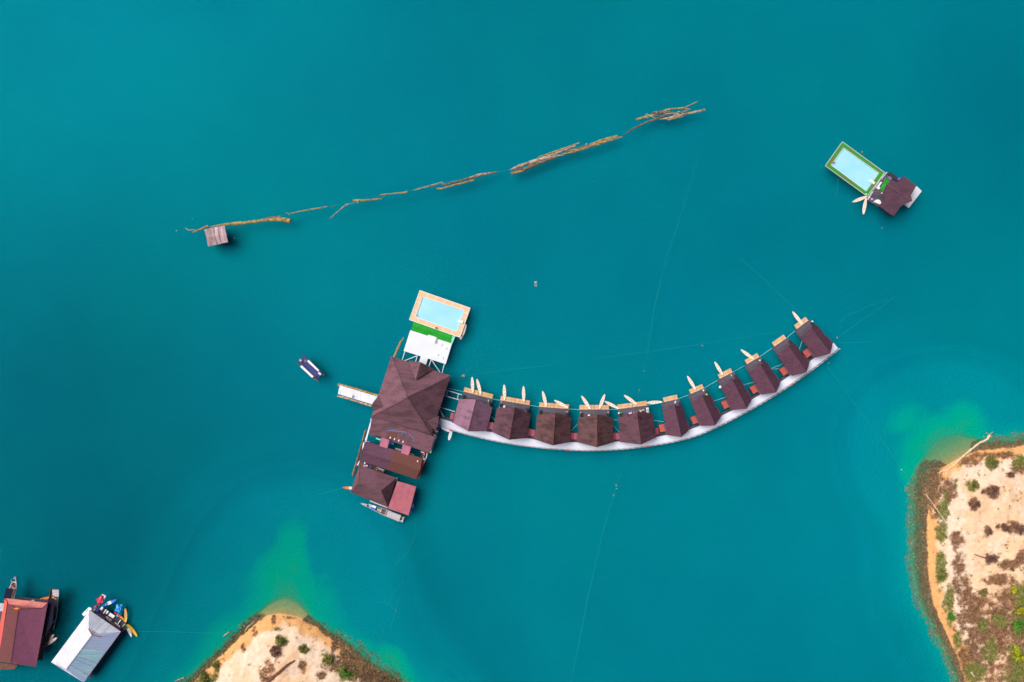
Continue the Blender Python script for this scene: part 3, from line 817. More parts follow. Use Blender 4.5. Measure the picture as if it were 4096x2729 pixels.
# ------------------------------------------------------------------ driftwood
def dpath(pts, ox, oy, k): return [(ox + a / k, oy + b / k) for a, b in pts]
def densify(pts, rad, step=6.0, wob=0.6):
    out, rr = [], []
    for i in range(len(pts) - 1):
        (ax, ay), (bx, by) = pts[i], pts[i + 1]
        n = max(1, int(math.hypot(bx - ax, by - ay) / step))
        for k in range(n):
            t = k / n
            out.append((ax + (bx - ax) * t + rnd.uniform(-wob, wob), ay + (by - ay) * t + rnd.uniform(-wob, wob)))
            rr.append((rad[i] * (1 - t) + rad[i + 1] * t) * rnd.uniform(0.82, 1.18))
    out.append(pts[-1]); rr.append(rad[-1])
    return out, rr
def log_thing(label, parts, z=0.05, name='log', cat='log', group=None, ground=False):
    p0 = parts[0][0][0]
    base = W(p0[0], p0[1], 0)
    first = None
    things = []
    if len(parts) > 1:
        t = Thing(name, label, cat, base, group)
    for i, (pts, rad, mt) in enumerate(parts):
        pts2, rr = densify(pts, rad)
        path = []
        for (px, py) in pts2:
            if ground:
                q = W(px, py, 0); hh = 0
                for _ in range(3):
                    hh = max(0.0, bed_height(np.array([q.x]), np.array([q.y]))[0][0]); q = W(px, py, hh + 0.1)
                path.append((q.x, q.y, hh + 0.12 + 0.05 * rnd.random()))
            else:
                q = W(px, py, z); path.append((q.x, q.y, z + 0.03 * i))
        mb_ = MB().tube(path, [r * S for r in rr], 8, 0, 0.75, 0.14)
        if len(parts) > 1: t.part('trunk' if i == 0 else 'branch', mb_, M[mt], smooth=False)
        else: single(name, mb_, M[mt], label, cat, base, group)
G = 'floating logs of the boom'
A1 = lambda p: dpath(p, 700, 780, 3.6215)
A2 = lambda p: dpath(p, 1250, 640, 2.9425)
A3 = lambda p: dpath(p, 2000, 380, 2.769)
log_thing('thick ochre trunk flaring at its right end, behind the raft hut', [(A1([(500, 466), (700, 428), (900, 414), (1150, 388), (1350, 358), (1550, 352), (1672, 378)]), [1.5, 4, 6.5, 6, 5.5, 9, 8], 'log'),
          (A1([(960, 400), (1200, 372), (1400, 326), (1532, 312)]), [2, 3, 4, 3], 'logdark')], group=G)
log_thing('forked ochre log at the left end of the boom, above the hut', [(A1([(250, 545), (360, 500), (480, 452)]), [2, 3.5, 5], 'log'), (A1([(150, 480), (200, 512), (290, 502)]), [1, 2, 1.5], 'log')], group=G)
log_thing('thin knobbly log right of the thick ochre trunk', [(A1([(1655, 272), (1800, 240), (2000, 204), (2205, 168)]), [1.5, 2, 2.4, 1.4], 'log'), (A1([(1600, 258), (1655, 272), (1655, 300)]), [0.8, 1.4, 0.8], 'log')], group=G)
log_thing('short slanting dark log hanging below the boom line', [(A2([(205, 690), (320, 590), (380, 540), (435, 515)]), [1, 1.8, 2, 2], 'loggrey')], group=G)
log_thing('ochre log with a blunt left end, right of the slanting one', [(A2([(478, 478), (600, 475), (815, 458)]), [4.5, 3.8, 2], 'log'), (A2([(525, 480), (538, 512)]), [2.4, 1.2], 'log')], group=G)
log_thing('slim pale log fourth from the hut', [(A2([(795, 410), (1000, 392), (1115, 382)]), [1.6, 2.4, 3.2], 'log')], group=G)
log_thing('slim slanting grey log with a dark left tip', [(A2([(1190, 355), (1270, 335), (1400, 300), (1535, 258)]), [2, 1.8, 2.4, 1.8], 'loggrey')], group=G)
log_thing('long near black log in the middle of the boom', [(A2([(1525, 298), (1700, 255), (1850, 218), (2000, 180), (2185, 138)]), [3, 4, 4.2, 3.5, 2.4], 'logdark'), (A2([(1850, 206), (1960, 175), (2090, 152)]), [3, 4.4, 2.4], 'loggrey')], group=G)
log_thing('log with a stubby pale left end below the near black one', [(A2([(1463, 341), (1530, 334), (1680, 292), (1900, 238)]), [3.4, 3, 3.2, 3], 'log')], group=G)
log_thing('thick dark upper log at the left of the long log cluster', [(A3([(115, 828), (220, 785), (440, 712), (660, 668)]), [3, 6, 6, 3], 'loggrey')], group=G)
log_thing('thick ochre lower log at the left of the long log cluster', [(A3([(125, 866), (270, 824), (450, 748), (655, 672)]), [5, 7, 5.5, 3.5], 'logdark'), (A3([(130, 868), (262, 835)]), [5, 6], 'log')], group=G)
log_thing('straight ochre log with a dark tip on top of the log cluster', [(A3([(415, 692), (650, 612), (885, 528)]), [2, 3, 2], 'log'), (A3([(470, 695), (640, 640), (835, 565)]), [3, 4, 3.4], 'loggrey')], group=G)
log_thing('long log at the right of the log cluster, wider in the middle', [(A3([(675, 660), (800, 632), (900, 602), (1040, 550), (1200, 505), (1360, 463)]), [2, 4, 5, 5, 4, 2], 'log'), (A3([(700, 635), (900, 585), (1040, 540)]), [2, 3, 3], 'logdark')], group=G)
log_thing('square ended ochre log lying against the end of the cluster', [(A3([(1000, 545), (1150, 497), (1302, 456)]), [3, 5, 4.4], 'log')], group=G)
log_thing('slanting slim dark log leading up to the last tangle', [(A3([(1372, 436), (1500, 362), (1620, 305), (1750, 262), (1890, 205)]), [1.4, 3, 3, 4, 3.4], 'logdark')], group=G)
log_thing('forked log arching over the last tangle at the right end', [(A3([(1505, 270), (1700, 225), (1850, 166), (1930, 150), (2040, 145)]), [3.4, 5, 4, 2.6, 3], 'log'), (A3([(2040, 142), (2110, 110), (2195, 70)]), [2, 2, 1.2], 'log'), (A3([(2030, 150), (2105, 162)]), [3, 2], 'log'), (A3([(1690, 205), (1800, 195), (1882, 195)]), [8, 7, 4], 'logdark')], group=G)
log_thing('last straight log at the far right end of the boom', [(A3([(1770, 270), (1900, 252), (2050, 212), (2270, 165)]), [2, 5, 4.4, 4], 'loggrey'), (A3([(1860, 278), (1950, 255), (2030, 236)]), [2, 3, 2], 'log')], group=G)
log_thing('tapered ochre log poking out beyond the top left corner of the big roof', [([(1615, 1350), (1600, 1374), (1588, 1402), (1575, 1432)], [1.4, 4, 5, 5], 'log')])
log_thing('ochre log along the upper side of the white jetty', [([(1351, 1538), (1400, 1551), (1460, 1568), (1514, 1584)], [5, 5, 6, 5], 'log')])
log_thing('dark log along the lower side of the white jetty', [([(1348, 1583), (1400, 1597), (1486, 1624)], [3, 4.5, 5], 'loggrey')])
log_thing('long mossy log beside the left side of the back buildings', [([(1466, 1717), (1452, 1765), (1437, 1815), (1424, 1865), (1412, 1908)], [3, 4, 4.5, 4, 3], 'rust'), ([(1461, 1722), (1430, 1832), (1409, 1900)], [1.4, 2, 1.6], 'log')])
# broken slivers caught between the logs
sliv = rnd
for i in range(46):
    grp = i % 3
    if grp == 0: t0, (ax, ay), (bx, by) = sliv.random(), A3([(140, 845)])[0], A3([(900, 575)])[0]
    elif grp == 1: t0, (ax, ay), (bx, by) = sliv.random(), A3([(900, 590)])[0], A3([(1330, 465)])[0]
    else: t0, (ax, ay), (bx, by) = sliv.random(), A3([(1600, 250)])[0], A3([(2150, 180)])[0]
    cx_, cy_ = ax + (bx - ax) * t0 + sliv.uniform(-5, 5), ay + (by - ay) * t0 + sliv.uniform(-5, 6)
    a = math.atan2(by - ay, bx - ax) + sliv.gauss(0, 0.22 if grp < 2 else 0.5); L_ = sliv.uniform(6, 26)
    p_, q_ = (cx_ - math.cos(a) * L_, cy_ - math.sin(a) * L_), (cx_ + math.cos(a) * L_, cy_ + math.sin(a) * L_)
    place_ = ('left half of the long log cluster', 'right half of the long log cluster', 'last tangle at the right end')[grp]
    pts2, rr = densify([p_, q_], [sliv.uniform(0.8, 2.2), sliv.uniform(0.5, 1.4)])
    mt_ = sliv.choice(['log', 'logdark', 'loggrey', 'logdark'])
    single('driftwood', MB().tube([W(px, py, 0.22) for px, py in pts2], [r * S for r in rr], 6, 0, 0.7, 0.15), M[mt_],
           'thin broken driftwood stick in the ' + place_, 'driftwood', W(*p_, 0), 'broken sticks in the ' + place_)
for i in range(16):
    t0 = (i + sliv.random()) / 16
    (ax, ay), (bx, by) = (1310, 832), (1990, 686)
    cx_, cy_ = ax + (bx - ax) * t0, ay + (by - ay) * t0 + sliv.uniform(-3, 5)
    a = math.atan2(by - ay, bx - ax) + sliv.gauss(0, 0.18); L_ = sliv.uniform(6, 18)
    p_, q_ = (cx_ - math.cos(a) * L_, cy_ - math.sin(a) * L_), (cx_ + math.cos(a) * L_, cy_ + math.sin(a) * L_)
    pts2, rr = densify([p_, q_], [sliv.uniform(0.5, 1.1), sliv.uniform(0.4, 0.8)])
    single('driftwood', MB().tube([W(px, py, 0.05) for px, py in pts2], [r * S for r in rr], 6, 0, 0.7, 0.15), M[sliv.choice(['log', 'logdark', 'loggrey'])],
           'thin twig floating in the sparse middle stretch of the log boom', 'driftwood', W(*p_, 0), 'twigs in the middle stretch of the boom')
# on land
B3 = lambda p: dpath(p, 700, 2350, 2.354)
B4 = lambda p: dpath(p, 3500, 1650, 2.85)
B5 = lambda p: dpath(p, 3500, 2150, 2.708)
log_thing('big red brown trunk lying on the sand of the bottom headland', [(B3([(870, 890), (980, 800), (1060, 730), (1125, 688)]), [6, 6, 5, 3.5], 'rust')], ground=True, cat='trunk')
log_thing('short white driftwood log on the upper left bank of the bottom headland', [(B3([(655, 418), (690, 370), (755, 318)]), [1.6, 3.2, 2], 'loggrey')], ground=True)
log_thing('short log in the water off the left bank of the bottom headland', [(B3([(450, 466), (480, 440), (512, 420)]), [1.4, 3, 3], 'loggrey')], z=0.1)
log_thing('short pale log at the bottom edge, far left of the bottom headland', [(B3([(0, 885), (40, 865), (88, 850)]), [1.4, 2, 2.6], 'loggrey')], z=0.1)
M['bleached'] = stuff_mat('bleached_wood', (0.72, 0.50, 0.30), 0.8, 0.2, 1.5, 0.4, (0.80, 0.66, 0.52))
log_thing('long bleached fallen tree with roots lying across the shallows of the right headland', [
    (B4([(1305, 255), (1280, 305), (1180, 355), (1080, 432), (980, 522), (900, 600), (825, 650), (710, 690)]), [5, 4.4, 4, 3.6, 3.2, 2.6, 2.4, 1.4], 'bleached'),
    (B4([(825, 650), (812, 700), (795, 746)]), [2, 1.6, 1], 'bleached'), (B4([(770, 668), (740, 730), (700, 765)]), [1.4, 1, 1], 'rust'),
    (B4([(1305, 255), (1330, 235), (1345, 215)]), [3, 2, 1], 'log'), (B4([(1300, 260), (1275, 240), (1260, 225)]), [3, 2, 1], 'log'), (B4([(1310, 262), (1335, 285)]), [3, 1], 'log')], ground=True, name='fallen_tree', cat='tree')
log_thing('thin white pole lying along the green strip of the right headland', [(B4([(577, 930), (680, 1070), (770, 1200), (860, 1330)]), [1.8, 1.6, 1.6, 1.2], 'bleached')], ground=True, cat='branch', name='branch')
log_thing('two short crossed white sticks on the sand of the right headland', [(B4([(915, 1195), (975, 1150), (1030, 1110)]), [1.2, 1, 0.8], 'bleached'), (B4([(950, 1200), (980, 1145)]), [1, 0.6], 'bleached')], ground=True, cat='branch', name='branch')
log_thing('small star shaped pale root on the orange bank of the right headland', [(B4([(650, 1130), (690, 1145)]), [2, 2], 'bleached'), (B4([(665, 1110), (672, 1160)]), [1.6, 1.6], 'bleached'), (B4([(600, 1050), (665, 1120)]), [0.7, 1], 'bleached')], ground=True, cat='root', name='root')
log_thing('dark grey plank lying on pale sand of the right headland', [(B5([(1078, 184), (1140, 205), (1215, 228)]), [1.6, 2.4, 2.2], 'logdark')], ground=True, cat='plank', name='plank')
log_thing('short white stick near the bottom of the right headland', [(B5([(1036, 1455), (1080, 1512)]), [2, 1.6], 'bleached')], ground=True, cat='branch', name='branch')

# ------------------------------------------------------------------ cabins of the curved row
def gable(mb, x0, x1, ys, yn, ze, xr, zr, ps, pn, th=0.14):
    """two pitches with prow ends; ys/yn are the eave corners, ps/pn how far the ridge shoots past them"""
    n0, n1 = (xr, yn + pn, zr), (xr, ys - ps, zr)
    mb.slab([(x0, yn, ze), n0, n1, (x0, ys, ze)], th)
    mb.slab([(x1, yn, ze), (x1, ys, ze), n1, n0], th)

def cabin(kind, name, label, group):
    big = kind == 'big'
    Wd = 8.45 if big else 5.2
    x0 = 0.0 if big else -0.85
    xe0, xe1, xr = (-0.55, 8.95, 4.15) if big else (-1.35, 4.45, 1.60)
    zr = 6.0 if big else 5.2
    t = Thing(name, label, 'floating cabin', (0, 0, 0), group)
    mb = MB().prism([(x0, -1.25), (x0 + Wd, -1.25), (x0 + Wd, -10.3), (x0, -10.3)], 0.25, 0.5)
    t.part('deck', mb, M['dark_wood'])
    for k in range(4):
        yy = -1.7 - k * 2.7
        t.part('float', MB().tube([(x0 + 0.1, yy, 0.06), (x0 + Wd - 0.1, yy, 0.06)], 0.2, 8), M['black'])
    spans = [(0.0, 4.08), (4.2, 8.24)] if big else [(0.0, 4.0)]
    for a, b in spans:
        mb = MB()
        y = 0.0
        while y > -1.28:
            mb.tube([(a, y - 0.06, 0.32), ((a + b) / 2, y - 0.06, 0.33), (b, y - 0.06, 0.32)], [0.058, 0.064, 0.055], 6, 0, 0.8)
            y -= 0.118
        mb.box(((a + b) / 2, -0.65, 0.12), (b - a - 0.05, 1.25, 0.15))
        o = t.part('sun_raft', mb, M['bamboo_x'])
        for q in (0.25, 0.5, 0.75):
            t.part('lashing', MB().beam((a + (b - a) * q, 0.0, 0.40), (a + (b - a) * q, -1.3, 0.40), 0.05, 0.03), M['bamboo_y'], o)
    # walls with gable fields
    wx0, wx1, wy0, wy1 = xe0 + 0.75, xe1 - 0.75, -9.6, -4.4
    mb = MB()
    mb.prism([(wx0, wy1), (wx1, wy1), (wx1, wy0), (wx0, wy0)], 0.5, 2.75)
    for yy in (wy1, wy0):
        mb.prism([(wx0, yy), (wx1, yy), (wx1, yy - 0.1), (wx0, yy - 0.1)], 2.751, 2.76)
        mb.add([(wx0, yy, 2.76), (wx1, yy, 2.76), (xr, yy, zr - 0.45), (wx0, yy - 0.1, 2.76), (wx1, yy - 0.1, 2.76), (xr, yy - 0.1, zr - 0.45)],
               [[0, 1, 2], [5, 4, 3], [0, 3, 4, 1], [1, 4, 5, 2], [2, 5, 3, 0]])
    w = t.part('wall', mb, M['wall_wood'])
    mb = MB().box(((wx0 + wx1) / 2, wy1 + 0.03, 0.55), (1.8, 0.08, 2.0))
    t.part('door', mb, M['black'], w)
    mb = MB(); gable(mb, xe0, xe1, -10.15, -3.35, 2.65, xr, zr, 0.8, 1.35)
    r = t.part('roof', mb, M['roof_cabin'] if big else M['roof_cabin2'])
    mb = MB().beam((xr, -2.02, zr + 0.05), (xr, -10.93, zr + 0.05), 0.16, 0.06)
    t.part('ridge_cap', mb, M['roof_brown'] if big else M['roof_purple'], r)
    # posts under the front gable
    for xx in (x0 + 0.15, x0 + Wd - 0.15):
        t.part('post', MB().beam((xx, -3.6, 0.5), (xx, -3.6, 2.7), 0.14, 0.14), M['wall_wood'])
    red = M['cabin_red'] if big else M['cabin_orange']
    sides = [(-1, xe0), (1, xe1)] if big else [(-1, xe0)]
    for sg, xe in sides:
        a, b = xe + sg * 0.35, xe + sg * (1.25 if big else 1.75)
        ya, yb = (-7.6, -9.4) if big else (-6.9, -9.0)
        mb = MB().slab([(a, ya, 2.25), (b, ya, 1.95), (b, yb, 1.95), (a, yb, 2.25)] if sg > 0 else [(b, ya, 1.95), (a, ya, 2.25), (a, yb, 2.25), (b, yb, 1.95)], 0.07)
        t.part('side_roof', mb, red)
        a2, b2 = xe - sg * 0.2, xe + sg * 0.4
        mb = MB().slab([(a2, ya + 0.1, 2.5), (b2, ya + 0.1, 2.3), (b2, yb - 0.8, 2.3), (a2, yb - 0.8, 2.5)], 0.07)
        t.part('lean_to', mb, M['roof_purple'])
        mb = MB().prism([(min(xe, b) + 0.1, ya - 0.1), (max(xe, b) - 0.1, ya - 0.1), (max(xe, b) - 0.1, yb + 0.2), (min(xe, b) + 0.1, yb + 0.2)], 0.3, 1.7)
        t.part('wash_room', mb, M['wall_wood'])
    if not big:
        mb = MB().slab([(xe1 - 0.1, -7.3, 2.5), (xe1 + 0.5, -7.3, 2.3), (xe1 + 0.5, -10.0, 2.3), (xe1 - 0.1, -10.0, 2.5)], 0.07)
        t.part('lean_to', mb, M['roof_cabin2'])
    # dark day beds on the deck
    for xx in ([0.5, 7.85] if big else [4.15]):
        mb = MB().box((xx, -3.0, 0.5), (0.62, 1.7, 0.42))
        mb.box((xx + (0.25 if xx > 2 else -0.25), -3.0, 0.92), (0.12, 1.7, 0.35))
        t.part('day_bed', mb, M['black'])
    return t

def ang(a, b): return math.atan2(-(b[1] - a[1]), b[0] - a[0])
BIGS = [((1858.7, 1549), -14.3), ((2004.0, 1583.5), -9.6), ((2158.4, 1609.6), -4.3), ((2318, 1620.5), 0.0), ((2469.0, 1619.2), 7.6)]
SMALLS = [((2651.8, 1591), 12.3), ((2755.9, 1559.5), 23.6), ((2871.2, 1499.3), 27.0), ((2978.9, 1441.3), 30.2), ((3087.8, 1371.4), 34.8), ((3176.5, 1302), 36.8)]
GB, GS = 'double cabins with two bamboo rafts each', 'single cabins with one bamboo raft each'
bl = ['floating cabin nearest the restaurant, its left pitch pinkish, two kayaks at its raft',
      'second floating cabin from the restaurant, brown bands across its left pitch',
      'third floating cabin from the restaurant, brown mottled roof, one kayak lying across its right raft',
      'fourth floating cabin from the restaurant, standing square to the photo, weathered brown left pitch',
      'last wide floating cabin of the row, its deck crowded with furniture and people']
sl = ['first narrow floating cabin right of the wide ones, a kayak drifting to its left',
      'second narrow floating cabin, with a lime green towel on its day bed',
      'narrow floating cabin with a white pouf on its deck, third of the narrow ones',
      'narrow floating cabin third from the far right end of the curved row',
      'narrow floating cabin last but one of the row, its bamboo raft stained and empty',
      'narrow floating cabin at the far right end of the curved row, above the walkway tip']
register(None)
pbig = cabin('big', 'floating_cabin', bl[0], GB).o
psmall = cabin('small', 'floating_cabin', sl[0], GS).o
register(None)
CAB = []
for proto, lst, labs in ((pbig, BIGS, bl), (psmall, SMALLS, sl)):
    for i, ((px, py), a) in enumerate(lst):
        o = proto if i == 0 else copy_tree(proto)
        q = W(px, py, 0.35)
        o.location = (q.x, q.y, 0); o.rotation_euler = (0, 0, math.radians(a)); o['label'] = labs[i]
        if proto is pbig:
            for ch in [c for c in bpy.data.objects if c.parent == o and c.name.startswith('roof')]:
                ch.material_slots[0].link = 'OBJECT'; ch.material_slots[0].material = M[('roof_cabin_pale', 'roof_cabin', 'roof_cabin_brown', 'roof_cabin_brown', 'roof_cabin')[i]]
        CAB.append((Vector((q.x, q.y, 0)), math.radians(a)))

# ------------------------------------------------------------------ curved walkway
OUT = [(1752, 1699), (1812, 1716.6), (1863, 1733), (1955, 1754.8), (2064.8, 1775.3), (2184.7, 1789.3), (2300, 1796.6), (2350.4, 1798.4), (2439.7, 1795.6),
       (2517.9, 1789.8), (2607, 1778.2), (2696.4, 1762.6), (2750, 1750), (2800.9, 1733), (2887, 1694), (2987.5, 1640.9), (3082.2, 1585.8), (3103, 1573), (3215.3, 1497.2),
       (3286.7, 1443.6), (3352, 1391)]
def resample(P, step):
    P = [Vector(p) for p in P]; out = [P[0].copy()]; acc = 0
    for i in range(len(P) - 1):
        L = (P[i + 1] - P[i]).length; d = step - acc
        while d <= L:
            out.append(P[i].lerp(P[i + 1], d / L)); d += step
        acc = L - (d - step)
    return out
outer = resample([W(px, py, 0.6).to_2d() for px, py in OUT], 1.575)
for _ in range(3):
    outer = [outer[0]] + [(outer[i - 1] + outer[i] * 2 + outer[i + 1]) / 4 for i in range(1, len(outer) - 1)] + [outer[-1]]
def offs(P, d):
    r = []
    for i, p in enumerate(P):
        t = (P[min(i + 1, len(P) - 1)] - P[max(i - 1, 0)]).normalized()
        r.append(p + Vector((-t.y, t.x)) * d)
    return r
t = Thing('walkway', 'long curved pale walkway with a railing, joining all the cabins to the restaurant', 'walkway', (outer[len(outer) // 2].x, outer[len(outer) // 2].y, 0))
def strip(mb, A, B, z0, z1):
    n = len(A)
    for i in range(n - 1):
        mb.prism([A[i], A[i + 1], B[i + 1], B[i]], z0, z1)
inn = offs(outer, 1.85)
mb = MB()
vs = [(p.x, p.y, 0.62) for p in outer] + [(p.x, p.y, 0.62) for p in inn] + [(p.x, p.y, 0.44) for p in outer] + [(p.x, p.y, 0.44) for p in inn]
n_ = len(outer)
fs = []
for i in range(n_ - 1):
    fs += [[i, i + 1, n_ + i + 1, n_ + i], [2 * n_ + i, 3 * n_ + i, 3 * n_ + i + 1, 2 * n_ + i + 1], [i, 2 * n_ + i, 2 * n_ + i + 1, i + 1], [n_ + i, n_ + i + 1, 3 * n_ + i + 1, 3 * n_ + i]]
fs += [[0, n_, 3 * n_, 2 * n_], [n_ - 1, 3 * n_ - 1, 4 * n_ - 1, 2 * n_ - 1]]
mb.add(vs, fs)
wk = t.part('deck', mb, M['concrete'])
mb = MB()
for i in range(1, n_ - 1):
    for k in range(5):
        a = outer[i].lerp(outer[i + 1], k / 5); b = inn[i].lerp(inn[i + 1], k / 5)
        mb.beam((a.x, a.y, 0.622), (b.x, b.y, 0.622), 0.018, 0.006)
t.part('board_joint', mb, M['concrete'], wk)
mb = MB(); strip(mb, offs(outer, 1.9), offs(outer, 2.5), 0.32, 0.5)
t.part('inner_beam', mb, M['dark_wood'])
mb = MB(); strip(mb, offs(outer, 0.15), offs(outer, 0.75), 0.0, 0.42)
strip(mb, offs(outer, 1.2), offs(outer, 1.8), 0.0, 0.42)
t.part('float', mb, M['black'])
rl = offs(outer, -0.28)
mb = MB().tube([(p.x, p.y, 1.5) for p in rl], 0.035, 6)
t.part('handrail', mb, M['pole'])
mb = MB().tube([(p.x, p.y, 1.1) for p in offs(outer, -0.20)], 0.022, 6)
t.part('middle_rope', mb, M['cloth_red'])
ob = offs(outer, -0.12)
mb = MB(); strip(mb, offs(outer, -0.30), offs(outer, -0.02), 0.36, 0.46)
t.part('outer_beam', mb, M['concrete'])
for i in range(0, n_, 1):
    p = rl[i]; q = outer[i]
    mb = MB().beam((p.x, p.y, 0.46), (p.x, p.y, 1.5), 0.07, 0.07)
    mb.box((p.x, p.y, 1.5), (0.17, 0.17, 0.08), 0.3)
    t.part('post', mb, M['white'])
# life rings on the railing
for (px, py), lab in (((1789, 1710), 'red life ring on the walkway railing beside the white paddle boards'), ((2259, 1795), 'red life ring on the walkway railing below the third cabin'),
                      ((2578, 1784), 'red life ring on the walkway railing below the fifth cabin'), ((3160, 1539), 'orange red life ring on the railing near the far right cabins')):
    q = W(px, py, 1.4); j = min(range(n_), key=lambda i: (rl[i] - q.to_2d()).length)
    i2 = min(j + 1, n_ - 1); c = rl[j].lerp(rl[i2], 0.5); tg = (rl[i2] - rl[j - 1]).to_3d().normalized()
    mb = MB().ring((0, 0, 0), 0.33, 0.10, 0, 18, 6)
    o = single('life_ring', mb, M['red'], lab, 'life ring', (0, 0, 0), 'life rings on the walkway railing')
    o.location = (c.x - tg.y * -0.13, c.y - tg.x * 0.13, 1.2)
    o.rotation_euler = (math.radians(62), 0, math.atan2(tg.y, tg.x))

# ------------------------------------------------------------------ kayaks and boards
def kayak(name='kayak', mats=None, breaks=(), label='', L=4.35, wd=0.92, solid=False):
    mats = mats or [M['kayak']]
    t = Thing(name, label, 'kayak', (0, 0, 0))
    rings = []; N = 22
    for i in range(N + 1):
        s_ = i / N
        x = (s_ - 0.5) * L
        w = wd / 2 * max(0.03, math.sin(math.pi * (0.015 + 0.97 * s_)) ** 0.52)
        sheer = 0.24 + 0.16 * abs(2 * s_ - 1) ** 3
        well = 0.09 if 0.16 < s_ < 0.86 and not (0.44 < s_ < 0.48) else -0.02
        rings.append([(x, -w, sheer - 0.07), (x, -w * 0.82, -0.06 + 0.1 * abs(2 * s_ - 1) ** 3), (x, 0, -0.10 + 0.14 * abs(2 * s_ - 1) ** 3), (x, w * 0.82, -0.06 + 0.1 * abs(2 * s_ - 1) ** 3), (x, w, sheer - 0.07),
                      (x, w * 0.86, sheer), (x, w * 0.62, sheer), (x, w * 0.5, sheer - well), (x, 0, sheer - well + 0.01), (x, -w * 0.5, sheer - well), (x, -w * 0.62, sheer), (x, -w * 0.86, sheer)])
    def mf(i):
        s_ = (i + 0.5) / N
        for k, b in enumerate(breaks):
            if s_ < b: return k
        return len(breaks)
    t.part('hull', MB().loft(rings, 0, True, mf), mats, smooth=False)
    for xx, r in ((L * 0.385, 0.135), (L * 0.02 - 0.35, 0.10)):
        mb = MB().tube([(xx, 0, 0.2), (xx, 0, 0.292 if xx > 1 else 0.262)], r, 12)
        t.part('hatch', mb, M['kayak_trim'])
    for xx in (L * 0.17, -L * 0.22):
        mb = MB()
        mb.beam((xx - 0.42, wd * 0.20, 0.262), (xx + 0.42, wd * 0.18, 0.262), 0.035, 0.02)
        mb.beam((xx - 0.42, -wd * 0.20, 0.262), (xx + 0.42, -wd * 0.18, 0.262), 0.035, 0.02)
        mb.box((xx - 0.25, 0, 0.125), (0.12, wd * 0.42, 0.10))
        t.part('seat', mb, M['kayak_line'])
    return t.o
def place(o, bow, stern, z=0.0, label=None, group=None, L0=4.35):
    b, s_ = W(*bow, z + 0.2), W(*stern, z + 0.2)
    c = (b + s_) / 2
    o.location = (c.x, c.y, z); o.rotation_euler = (0, 0, math.atan2(b.y - s_.y, b.x - s_.x))
    k = (b - s_).to_2d().length / L0
    o.scale = (k, 0.5 + 0.5 * k, 1)
    if label: o['label'] = label
    if group: o['group'] = group
GK = 'cream kayaks moored at the cabins, pool and villa'
KY = [((1888.8, 1508.2), (1891.8, 1570.4), 'cream kayak pointing straight up, left of the pair at the first cabin from the restaurant'),
      ((1907.9, 1516.3), (1923.7, 1576.8), 'cream kayak tilted left, right of the pair at the first cabin from the restaurant'),
      ((2016.8, 1538.5), (2018.9, 1600.5), 'cream kayak on the left raft of the second cabin'),
      ((2094.1, 1544.9), (2095.4, 1607.7), 'cream kayak on the right raft of the second cabin'),
      ((2170.7, 1564.8), (2185.5, 1626), 'cream kayak on the left raft of the third cabin, pointing up and slightly left'),
      ((2217.3, 1601.3), (2272.7, 1631.6), 'cream kayak lying slantwise across the right raft of the third cabin'),
      ((2325.9, 1583.7), (2361.6, 1636.6), 'cream kayak leaning left on the left raft of the fourth cabin'),
      ((2419, 1577.7), (2396.9, 1636.2), 'cream kayak leaning right on the right raft of the fourth cabin'),
      ((2418.5, 1605.6), (2473.9, 1634.6), 'cream kayak in the gap between the rafts of the fourth and fifth cabins'),
      ((2496.2, 1581), (2547.3, 1618.3), 'cream kayak resting on the raft of the fifth cabin'),
      ((2586.4, 1611.6), (2649.1, 1608.3), 'cream kayak lying sideways between the fifth and sixth cabins'),
      ((2749.3, 1504.4), (2781.4, 1558.7), 'cream kayak at the raft of the seventh cabin'),
      ((2858.3, 1447.6), (2889.9, 1500.7), 'cream kayak at the raft of the eighth cabin'),
      ((2963.1, 1398.8), (3014.2, 1437.5), 'cream kayak at the raft of the ninth cabin'),
      ((3169.9, 1246.7), (3207.7, 1298.2), 'cream kayak at the raft of the last cabin, far right end of the row'),
      ((1864.3, 1297.9), (1841.9, 1357.8), 'cream kayak with a purple bag, beside the tan tiled pool'),
      ((3410, 809), (3469.2, 785.6), 'cream kayak pointing left from the corner of the villa deck'),
      ((3453.2, 857.5), (3464.6, 793.7), 'cream kayak pointing down from the corner of the villa deck'),
      ((229.1, 2551), (174.8, 2585.5), 'cream kayak at the stern of the long black canopied boat')]
kp = kayak('kayak', [M['kayak']], (), KY[0][2])
register(None)
for i, (b, s_, lab) in enumerate(KY):
    o = kp if i == 0 else copy_tree(kp)
    hi = 0.42 if (i < 10 and i != 8) or 11 <= i <= 14 else 0.02
    place(o, b, s_, 0.02, lab, GK)
    if hi > 0.1:      # stern pulled up on the bamboo
        o.rotation_euler = (0, math.radians(3.5), o.rotation_euler[2]); o.location.z = 0.24
def place2(mats, br, bow, stern, lab, z=0.02, group=None):
    o = kayak('kayak', mats, br, lab); place(o, bow, stern, z, lab, group)
place2([M['kayak'], M['white']], (0.5,), (216, 2537.8), (196, 2560), 'small pale kayak beside the cream one at the long canopied boat')
place2([M['white'], M['orange']], (0.5,), (1372.5, 1950.7), (1420, 1954), 'orange and white kayak sticking out left of the hip roofed back building')
place2([M['blue'], M['white'], M['blue']], (0.36, 0.62), (1643.6, 2053), (1653.5, 1996), 'blue and white kayak half hidden by the right edge of the red metal roof')
GG = 'coloured kayaks at the grey roofed house'
place2([M['blue'], M['white'], M['blue']], (0.36, 0.60), (467.3, 2398.8), (410.4, 2424.3), 'blue and white kayak pointing away from the grey roofed house', 0.02, GG)
place2([M['orange_cream']], (), (504.1, 2489.2), (501.7, 2433.4), 'pale orange kayak standing upright in the photo right of the blue pedal boat', 0.02, GG)
